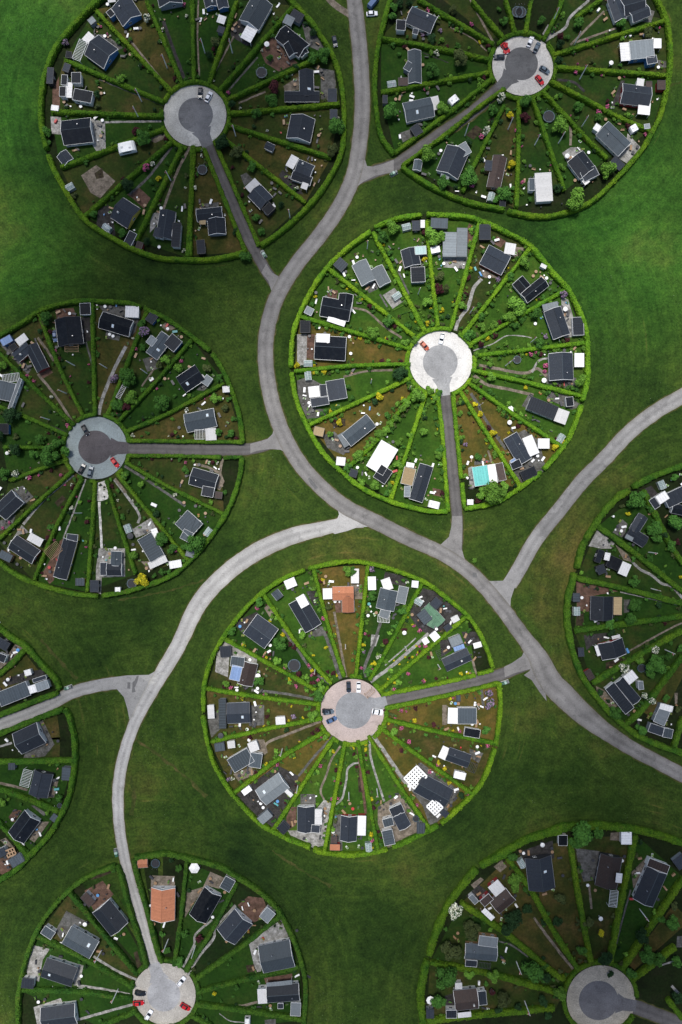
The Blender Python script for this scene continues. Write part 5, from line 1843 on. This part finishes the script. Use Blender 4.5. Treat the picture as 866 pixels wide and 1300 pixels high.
for i, (cid, (x, y), k) in enumerate(lws):      # plots whose spokes run out of frame: the lawn stands as its own patch
    if not any(w[0] == cid and inpoly(x, y, w[3]) for w in WEDGES):
        hx, hy = HUB[cid][:2]; a = math.atan2(y - hy, x - hx); da = math.radians(5.5)
        dd = math.hypot(x - hx, y - hy)
        P = [(hx + r_ * math.cos(a + s * da), hy + r_ * math.sin(a + s * da)) for r_, s in ((max(50, dd - 45), -1), (min(172, dd + 50), -1), (min(172, dd + 50), 1), (max(50, dd - 45), 1))]
        poly_sheet('lawn', P, .010, LAWN[k])
# ---------------------------------------------------------------- roads
ROADS = [   # name, px points, width px (one or a list), z, material
    ('main', [(449, -30), (450, 0), (455, 45), (459, 95), (460, 140), (456, 185), (448, 225), (430, 264), (405, 300), (377, 335), (354, 372), (341, 410), (337, 450), (342, 495), (355, 540), (377, 583), (405, 616), (438, 643), (480, 664), (520, 684), (560, 702), (597, 727), (630, 762), (658, 800), (680, 830), (698, 864), (716, 883), (741, 907), (768, 928), (802, 950), (840, 970), (890, 996)], [19.5] * 19 + [19, 18.5, 18.5, 18.5, 19, 20, 28, 30, 26, 20, 18, 18, 18], .040, 'main'),
    ('west', [(462, 664), (440, 664), (410, 671), (370, 681), (325, 701), (285, 730), (252, 767), (226, 820), (199, 866), (172, 916), (157, 960), (150, 1005), (152, 1052), (161, 1102), (175, 1150), (189, 1203), (204, 1250)], [12, 17, 21, 22, 22, 22, 20, 19, 16, 14.5, 15, 14.5, 13.5, 13, 12.5, 12.5, 12.5], .036, 'west'),
    ('left', [(180, 866), (150, 867), (120, 871.5), (90, 880), (55, 899), (0, 920), (-40, 936)], 15.5, .032, 'left'),
    ('right', [(647, 742), (657.5, 725), (681, 684), (712, 645), (740, 610), (765, 585), (800, 548), (835, 521), (866, 503), (900, 482)], 19, .032, 'right'),
    ('drive', [(452, 228), (478, 217), (500, 210), (516, 200.5), (562, 168), (600, 142), (640, 106), (660, 85)], 15, .036, 'drive'),
    ('drive', [(350, 362), (338, 344), (323, 317), (310, 291), (283, 230), (262, 180), (250, 150)], 13.5, .036, 'drive'),
    ('drive', [(360, 561), (343, 563.5), (325, 568.5), (300, 571), (250, 571), (200, 569.5), (125, 568)], 14.5, .036, 'drive'),
    ('drive', [(580, 705), (580.5, 660), (575, 600), (569, 540), (561, 468)], 13.5, .036, 'drive'),
    ('drive', [(678, 840), (660, 847), (630, 858.5), (600, 866), (560, 875), (500, 888), (455, 900)], 15, .036, 'drive'),
    ('drive', [(765, 1266), (800, 1276), (846, 1293), (900, 1312)], 18, .036, 'drive')]
RM = dict(main=m_asphalt('asphalt_main', (.195, .186, .178), .28, 0, True), west=m_asphalt('asphalt_west', (.37, .36, .345), .18, 0, True), left=m_asphalt('asphalt_left', (.27, .265, .255), .22, 0, True),
          right=m_asphalt('asphalt_right', (.25, .243, .235), .22, 0, True), drive=m_asphalt('asphalt_drive', (.105, .099, .098), .28, 0, True))
verge = m_ground('verge', [(.3, (.030, .060, .010)), (.5, (.070, .072, .020)), (.7, (.12, .10, .05))], (.03, .055, .010), .4, scale=.3, seed=9)
for i, (nm, P, w, z, k) in enumerate(ROADS):
    ww = w if not isinstance(w, list) else None
    strip('verge', P, (ww or 0) + 3.0, .016 if nm != 'main' else .020, verge, rag=.9, widths=None if ww else [q + 3.0 for q in w])
    strip('main_road' if k != 'drive' else 'drive', P, ww or 0, z, RM[k], rag=.28, widths=None if ww else w)
wt = m_ground('worn_turf', [(.3, (.030, .058, .010)), (.5, (.060, .072, .018)), (.7, (.115, .095, .035))], (.028, .052, .010), .5, scale=.25, seed=5)
for P, w_ in (([(150, 762), (200, 753), (255, 738), (300, 716)], 2.2), ([(172, 938), (205, 962), (240, 990), (262, 1012)], 3.5), ([(166, 985), (170, 1010), (167, 1035)], 5), ([(345, 1080), (380, 1103), (420, 1125)], 3),
              ([(52, 812), (72, 835), (98, 862)], 3), ([(842, 105), (850, 108), (866, 104)], 4)): strip('worn_track', P, w_, .004, wt, step=1.5, rag=1.3)
# flared junctions
for k, z, P in (('main', .0385, [(455, 190), (463.6, 203), (466, 210.8), (473.4, 211.5), (485.5, 208.6), (500, 203), (500, 218.5), (476.7, 223), (461.4, 230.6), (450.4, 239.4), (440, 245)]),
          ('main', .0385, [(338, 335), (345, 345.8), (357, 352.8), (363, 347), (372, 352), (352, 385), (345.5, 372), (340.7, 356.7), (332, 346)]),
          ('main', .0385, [(318, 563.5), (321, 562.6), (339.5, 557.4), (346, 551), (347.5, 545), (352, 535), (372, 575), (368.6, 580.3), (363.4, 574.5), (356, 571), (343.6, 570), (327, 572), (318, 575.5)]),
          ('west', .0385, [(405, 664.5), (416, 662.4), (428, 659.2), (430.5, 653), (429, 647), (450, 658), (470, 668.5), (454, 669.3), (441, 674), (425, 678)]),
          ('main', .0385, [(574, 655), (573, 669), (570, 681.6), (561, 690), (556, 694), (592, 715), (589, 706.5), (586, 696), (587, 669), (586.5, 655)]),
          ('right', .0385, [(650, 721), (638.7, 737.3), (623, 737.7), (612, 735), (640, 780), (650, 773), (648, 771), (648.5, 760.5), (653, 747), (664.7, 729.4)]),
          ('main', .0385, [(640, 846.5), (650, 841.6), (662.6, 833), (665.8, 826), (690, 860), (694, 890), (685.5, 879), (675, 863.4), (665, 857), (672, 852), (674, 849), (652, 855), (641, 860)]),
          ('left', .0345, [(120, 864), (134, 861), (161.6, 857.4), (189, 856.7), (199, 851), (212, 845), (180, 915), (165, 915.6), (161.6, 899), (157.4, 885), (147.7, 874), (134, 875.4), (120, 879)])):
    poly_sheet('road_junction', P, z, RM[k])
tar = m_asphalt('tar_patch', (.13, .128, .126), .2)
for P in ([(162, 866), (165.7, 866.3), (165.6, 874.5), (161.8, 874)], [(174, 857.5), (176.5, 857.8), (174.5, 866), (171, 873), (172.5, 878.5), (167.5, 879.5), (168.5, 866), (171, 864)],
          [(393, 606), (399, 613), (404, 620), (400, 621), (394, 614), (391, 608)], [(600, 727), (605, 727), (606, 733), (600, 733)]): poly_sheet('road_patch', P, .0445, tar)
strip('gravel_path', [(412, -8), (425, 6), (446, 20)], 8, .024, m_deck('n'))
APR = dict(A=(.52, .51, .47), B=(.58, .56, .53), C=(.64, .62, .59), D=(.235, .275, .28), E=(.42, .345, .32), G=(.46, .43, .385), H=(.42, .385, .32))
INN = dict(A=(.16, .16, .163), B=(.125, .125, .127), C=(.30, .30, .30), D=(.082, .074, .078), E=(.235, .24, .25), G=(.33, .33, .335), H=(.125, .123, .13))
for cid, h in hubs.items():
    disc('hub_apron', h[0], h[1], h[2] + 1.5, .044, m_asphalt('apron_' + cid, APR[cid], .16, {'H': .30, 'G': .22, 'A': .18, 'B': .16}.get(cid, .07)))
    disc('turning_circle', h[3], h[4], h[5], .050, m_asphalt('turning_' + cid, INN[cid], .28, .05))
for nm, P, w, z, k in ROADS:       # the drive runs on over the apron into the turning circle
    if k == 'drive' or nm == 'west':
        x, y = P[-1] if nm != 'drive' or P[0] != (765, 1266) else P[0]
        cid = min(hubs, key=lambda c: math.hypot(hubs[c][0] - x, hubs[c][1] - y)); h = hubs[cid]
        n_ = P[-2] if (x, y) == P[-1] else P[1]
        a = math.atan2(n_[1] - h[4], n_[0] - h[3]); r0 = h[5] - 2; r1 = math.hypot(h[0] - h[3], h[1] - h[4]) + h[2] + 3; wd = 7.2
        f = lambda r, s: (h[3] + r * math.cos(a) - s * math.sin(a), h[4] + r * math.sin(a) + s * math.cos(a))
        poly_sheet('drive_mouth', [f(r0, -13), f(r0 + 9, -wd - 1), f(r1, -wd), f(r1, wd), f(r0 + 9, wd + 1), f(r0, 13)], .048, m_asphalt('turning_' + cid, INN[cid], .28, .05))
dz = {}
for cid, k, P in decks:
    n_ = dz.get(cid, 0); dz[cid] = n_ + 1
    poly_sheet('garden_path' if k == 'W' else 'patio', P, .014 + (n_ % 8) * .004, m_deck(k))
for i, (cid, k, w, P) in enumerate(paths):
    strip('garden_path', P, w * 1.08, .050 + (i % 5) * .004, m_deck(k), step=3, rag=.25)
for cid, a, b, w, k in beds:
    pass

# ---------------------------------------------------------------- hedges
RW = dict(A=5.8, B=5.6, C=5.7, D=5.5, E=5.2, F=7.2, G=5.6, H=8.6, I=6.4); SW = dict(A=4.9, B=4.8, C=4.8, D=4.5, E=4.6, F=6.4, G=5.2, H=6.6, I=6.0)
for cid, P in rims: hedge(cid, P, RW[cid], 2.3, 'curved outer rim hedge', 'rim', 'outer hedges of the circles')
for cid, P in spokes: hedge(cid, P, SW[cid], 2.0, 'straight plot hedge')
def road_near(x, y, extra=0):
    for nm, P, w, z, k in ROADS:
        ww = (w if not isinstance(w, list) else 15) / 2 + extra
        for a, b in zip(P[:-1], P[1:]):
            if segd(x, y, a[0], a[1], b[0], b[1]) < ww: return True
    return False
def segd(x, y, ax, ay, bx, by):
    dx, dy = bx - ax, by - ay; l2 = dx * dx + dy * dy or 1e-9
    t = max(0, min(1, ((x - ax) * dx + (y - ay) * dy) / l2)); return math.hypot(x - ax - t * dx, y - ay - t * dy)
ENDS = [(c, q) for c, k, w, P in paths for q in (P[0], P[-1])]
for cid, h in hubs.items():
    rr = h[2] + 4.6; run = []; segs = []
    for k in range(241):
        a = 2 * math.pi * k / 240; x, y = h[0] + rr * math.cos(a), h[1] + rr * math.sin(a)
        ok = not road_near(x, y, 2.5) and not any(c == cid and math.hypot(q[0] - x, q[1] - y) < 4.5 for c, q in ENDS) and not (cid == 'D' and 95 < math.degrees(a) < 1) and y < 1325
        if cid == 'D' and math.hypot(x - 129, y - 610) < 8: ok = False
        if ok: run.append((x, y))
        if (not ok or k == 240) and run:
            if len(run) > 5: segs.append(run)
            run = []
    for s_ in segs: hedge(cid, [s_[i] for i in range(0, len(s_), 4)] + [s_[-1]], 4.6, 1.5, 'curved hedge edging the hub', 'ring', 'hedges around the hubs')

# ---------------------------------------------------------------- buildings
for h in houses: place_house(*h)
# ---------------------------------------------------------------- plants: surveyed ones, then borders along the hedges
def inblock(x, y, grow):
    for fx, fy, hl, hw, a, k in BLOCKS:
        dx, dy = x - fx, y - fy
        if abs(dx) + abs(dy) > 16: continue
        u = dx * math.cos(a) + dy * math.sin(a); v = -dx * math.sin(a) + dy * math.cos(a)
        if abs(u) < hl + grow and abs(v) < hw + grow: return True
    return False
def path_near(x, y, d):
    for c, k, w, P in paths:
        for a, b in zip(P[:-1], P[1:]):
            if segd(x, y, *a, *b) < d: return True
    return False
def hedge_near(cid, x, y, d):
    return any(c == cid and segd(x, y, ax, ay, bx, by) < d for c, ax, ay, bx, by in HSEG)
PLANTS += trees
dens = dict(A=14, B=20, C=42, D=18, E=36, F=16, G=7, H=17, I=7)
mixc = dict(A='gggdlorw', B='gggllldgkr', C='lllllgggggoydr', D='gggldrokw', E='llllggggryko', F='ggdlo', G='ggdo', H='ggdloo', I='ggl')
for cid, P, Q, poly in WEDGES:
    for _ in range(dens[cid]):
        E = P if R.random() < .5 else Q; t = R.uniform(.02, .98); i = min(len(E) - 2, int(t * (len(E) - 1))); u = t * (len(E) - 1) - i
        x = E[i][0] + (E[i + 1][0] - E[i][0]) * u; y = E[i][1] + (E[i + 1][1] - E[i][1]) * u
        d = math.hypot(E[-1][0] - E[0][0], E[-1][1] - E[0][1]) or 1; nx, ny = -(E[-1][1] - E[0][1]) / d, (E[-1][0] - E[0][0]) / d
        s_ = 1 if inpoly(x + nx * 4, y + ny * 4, poly) else -1; o_ = R.uniform(3.6, 8)
        x += nx * s_ * o_; y += ny * s_ * o_
        if not inpoly(x, y, poly): continue
        g_ = W(x, y)
        if road_near(x, y, 3) or inblock(g_.x, g_.y, .8) or path_near(x, y, 2.5) or math.hypot(x - HUB[cid][0], y - HUB[cid][1]) < 45: continue
        PLANTS.append((cid, x, y, R.uniform(.35, 1.15) * (1.15 if cid in 'CBH' else 1), R.choice(mixc[cid])))
for cid, a, b, w, k in beds:
    n_ = int(math.hypot(b[0] - a[0], b[1] - a[1]) / 1.8) + 1
    for i in range(n_ + 1): PLANTS.append((cid, a[0] + (b[0] - a[0]) * i / n_, a[1] + (b[1] - a[1]) * i / n_, .38, k))
flush_plants()

# ---------------------------------------------------------------- things in the gardens
for t in misc:
    cid, k, x, y = t[:4]; rr = t[4]
    if k == 'pole':
        o = proto('pole', mk_pole); c = W(x, y); o.location = (c.x, c.y, 0); o.rotation_euler = (0, 0, R.uniform(2, 4.2)); s_ = R.uniform(1.0, 1.15); o.scale = (1, 1, s_)
        tag(o, 'white flagpole with red pennant', 'flagpole', 'flagpoles on the lawns', cid, x, y)
    elif k in ('car', 'van'):
        col = t[5]; a, b = W(x, y, .8), W(*t[4], .8); o = inst(make_car(col, k == 'van')); m_ = (a + b) / 2
        o.location = (m_.x, m_.y, .052 if math.hypot((x + t[4][0]) / 2 - HUB[cid][0], (y + t[4][1]) / 2 - HUB[cid][1]) < 45 else .03); o.rotation_euler = (0, 0, math.atan2(b.y - a.y, b.x - a.x))
        tag(o, ('%s delivery van on meadow' if k == 'van' else '%s parked car') % {'darkblue': 'dark blue'}.get(col, col), 'van' if k == 'van' else 'car', 'parked cars', cid, (x + t[4][0]) / 2, (y + t[4][1]) / 2)
    elif k == 'tramp':
        o = proto('tramp', mk_tramp); c = W(x, y, .8); o.location = (c.x, c.y, .02); o.scale = (rr, rr, 1); tag(o, 'round dark trampoline', 'trampoline', 'trampolines in the gardens', cid, x, y)
    elif k == 'gz':
        o = proto('gz', mk_gazebo); c = W(x, y, 2.4); o.location = (c.x, c.y, 0); tag(o, 'white hexagonal gazebo', 'gazebo', None, cid, x, y)
    elif k == 'par':
        o = proto('par' + t[5], mk_par(t[5])); c = W(x, y, 2.2); o.location = (c.x, c.y, .02); o.scale = (rr, rr, 2.35); tag(o, '%s round parasol' % {'w': 'white', 'd': 'dark', 'b': 'blue'}[t[5]], 'parasol', 'parasols in the gardens', cid, x, y)
    elif k == 'G':
        o = proto('G', mk_greenhouse); c = W(x, y, 1.5); o.location = (c.x, c.y, .01); o.rotation_euler = (0, 0, math.atan2(-(y - HUB[cid][1]), x - HUB[cid][0]) + R.choice((0, 1.57))); tag(o, 'small glass greenhouse', 'greenhouse', 'greenhouses in the gardens', cid, x, y)
    elif k == 'bin':
        o = proto('bin', mk_bin); c = W(x, y, .8); o.location = (c.x, c.y, .01); o.rotation_euler = (0, 0, {'A': 2.1, 'B': .5, 'I': .35, 'G': 1.8, 'E': .3}.get(cid, 0)); tag(o, 'row of green and grey bins by road', 'bins', 'bins at the drive entrances', cid, x, y)
        if cid == 'C': o.location = W(583, 655, .8)
    elif k == 'C':
        a, b = W(x, y, 1.5), W(*t[4], 1.5); L_ = (b - a).length; w_ = t[5] * S; m_ = (a + b) / 2
        if L_ < 3.2 and w_ < 2.0:
            o = proto('longbox', mk_furn('storage_box', 'white')); o.location = (m_.x, m_.y, .06); o.scale = (max(.8, L_ / 1.5), max(.8, w_ / .76), 1); tag(o, 'long white garden box', 'box', 'boxes in the gardens', cid, (x + t[4][0]) / 2, (y + t[4][1]) / 2)
        else:
            o = proto('C', mk_caravan); o.location = (m_.x, m_.y, .02); o.scale = (L_, w_, 1); tag(o, 'white caravan', 'caravan', 'caravans in the gardens', cid, (x + t[4][0]) / 2, (y + t[4][1]) / 2)
        o.rotation_euler = (0, 0, math.atan2(b.y - a.y, b.x - a.x))
# furniture on the terraces round each house
placed = []
ndeck = {}
counts = {}
for cid, hx, hy, bl in HOUSES:
    fx, fy, L_, w_, ang = frame_of(bl[0]); tries = 0; got = 0
    want = {'C': 13, 'E': 15, 'D': 11, 'A': 11, 'B': 11}.get(cid, 9)
    while got < want and tries < 160:
        tries += 1
        u = R.uniform(-L_ / 2 - 4.0, L_ / 2 + 4.0); v = R.uniform(-w_ / 2 - 4.0, w_ / 2 + 4.0)
        x = fx + u * math.cos(ang) - v * math.sin(ang); y = fy + u * math.sin(ang) + v * math.cos(ang)
        px, py = x / S + 433, 650 - y / S
        if inblock(x, y, .55) or road_near(px, py, 2.5) or hedge_near(cid, px, py, 5.5) or any(math.hypot(x - a, y - b) < 1.0 for a, b in placed): continue
        if any(c == cid and math.hypot(px - tx, py - ty) * S < r_ + .3 for c, tx, ty, r_, q_ in trees): continue
        if not any(c == cid and inpoly(px, py, P) for c, k, P in decks) and R.random() < .6: continue
        kind = R.choices(['garden_table', 'garden_chair', 'long_table', 'storage_box', 'sun_lounger', 'kettle_grill', 'garden_bench', 'planter_box'], [4, 6, 2, 1.5, 1.5, 1.5, 2, 4])[0]
        if counts.get(kind, 0) > 270: continue
        counts[kind] = counts.get(kind, 0) + 1
        col = 'dark' if kind == 'kettle_grill' else R.choices(['white', 'dark', 'wood', 'red', 'blue', 'teal'], [9, 10, 7, .5, .4, .4])[0]
        o = proto(kind + col, mk_furn(kind, col)); o.location = (x, y, .07); o.rotation_euler = (0, 0, R.uniform(0, 6.28))
        tag(o, '%s %s' % ({'wood': 'wooden', 'white': 'white', 'dark': 'dark'}.get(col, col), FURW[kind]), FURC[kind], FURW[kind] + 's on the terraces', cid, px, py, True)
        placed.append((x, y)); got += 1
finish_labels()

SHADE_CLOUDS = [(270, 140, 175), (330, 40, 110), (100, 360, 130), (250, 350, 100), (640, 70, 130), (60, 540, 110), (20, 960, 110), (150, 1010, 80), (780, 1190, 200), (690, 1250, 120), (800, 1260, 110), (740, 1130, 100), (440, 1230, 90), (850, 780, 140), (720, 1050, 110), (830, 950, 90), (250, 1200, 90), (120, 760, 80)]  # ground spots to darken, each under an added unseen blob
# ---------------------------------------------------------------- light, sky, camera
w = bpy.data.worlds.new('World'); sc.world = w; w.use_nodes = True; nt = w.node_tree
sky = nt.nodes.new('ShaderNodeTexSky'); sky.sky_type = 'NISHITA'; sky.sun_disc = False
ELEV, ROT = math.radians(72), math.radians(335)
sky.sun_elevation = ELEV; sky.sun_rotation = ROT; sky.air_density = 1.0; sky.dust_density = 2.0
bg = nt.nodes['Background']; bg.inputs['Strength'].default_value = .10; nt.links.new(sky.outputs[0], bg.inputs['Color'])
sd = bpy.data.lights.new('sun', 'SUN'); sd.energy = 3.4; sd.angle = math.radians(12); sd.color = (1, .97, .92)
so = bpy.data.objects.new('sun', sd); COL.objects.link(so)
dv = Vector((math.sin(ROT) * math.cos(ELEV), math.cos(ROT) * math.cos(ELEV), math.sin(ELEV)))
so.rotation_euler = dv.to_track_quat('Z', 'Y').to_euler()
# added blobs out of view above the camera, placed to shade chosen ground
cm, cnt, cb = new_mat('shade_cloud_vapour')
cdif = cnt.nodes.new('ShaderNodeBsdfDiffuse'); ctr = cnt.nodes.new('ShaderNodeBsdfTranslucent'); cmx = cnt.nodes.new('ShaderNodeMixShader'); cmx.inputs[0].default_value = .22
cdif.inputs['Color'].default_value = (.95, .95, .96, 1); ctr.inputs['Color'].default_value = (.9, .9, .92, 1)
cnt.links.new(cdif.outputs[0], cmx.inputs[1]); cnt.links.new(ctr.outputs[0], cmx.inputs[2]); cnt.links.new(cmx.outputs[0], cnt.nodes['Material Output'].inputs['Surface'])
def shade_cloud(px, py, rpx):
    zc = 400 + R.uniform(0, 50); g = Vector(((px - 433) * S, (650 - py) * S, 0)); c = g + dv * (zc / dv.z)
    v = []; f = []; r_ = rpx * S
    for k in range(16):
        a = R.uniform(0, 6.28); q_ = r_ * math.sqrt(R.random()) * .8; rr_ = r_ * R.uniform(.22, .42)
        ox, oy, oz = q_ * math.cos(a), q_ * math.sin(a), R.uniform(0, 8); b0 = len(v); nu, nv = 12, 7
        for i in range(nv):
            t = math.pi * i / (nv - 1)
            for j in range(nu):
                u = 6.2832 * j / nu; n_ = 1 + .22 * noise.noise((ox + i * .9, oy + math.cos(u) * 2, math.sin(u) * 2))
                v.append((ox + rr_ * n_ * math.sin(t) * math.cos(u), oy + rr_ * n_ * math.sin(t) * math.sin(u), oz + max(-3, rr_ * .45 * n_ * math.cos(t))))
        for i in range(nv - 1):
            for j in range(nu): f.append((b0 + i * nu + j, b0 + i * nu + (j + 1) % nu, b0 + (i + 1) * nu + (j + 1) % nu, b0 + (i + 1) * nu + j))
    me = bpy.data.meshes.new('shade_cloud'); me.from_pydata(v, [], f); me.materials.append(cm); me.polygons.foreach_set('use_smooth', [True] * len(f)); me.update()
    structure(link('shade_cloud', me, None, (c.x, c.y, zc)))
for q_ in SHADE_CLOUDS: shade_cloud(*q_)
cd = bpy.data.cameras.new('camera'); cam = bpy.data.objects.new('camera', cd); COL.objects.link(cam); sc.camera = cam
cam.location = (0, 0, HC); cam.rotation_euler = (0, 0, 0); cd.sensor_fit = 'VERTICAL'; cd.sensor_height = 24
cd.lens = 24 / 2 / (650 * S / HC); cd.clip_end = 6000; cd.clip_start = 1
sc.view_settings.view_transform = 'Standard'; sc.view_settings.look = 'None'; sc.view_settings.gamma = 1; sc.view_settings.exposure = 0.32
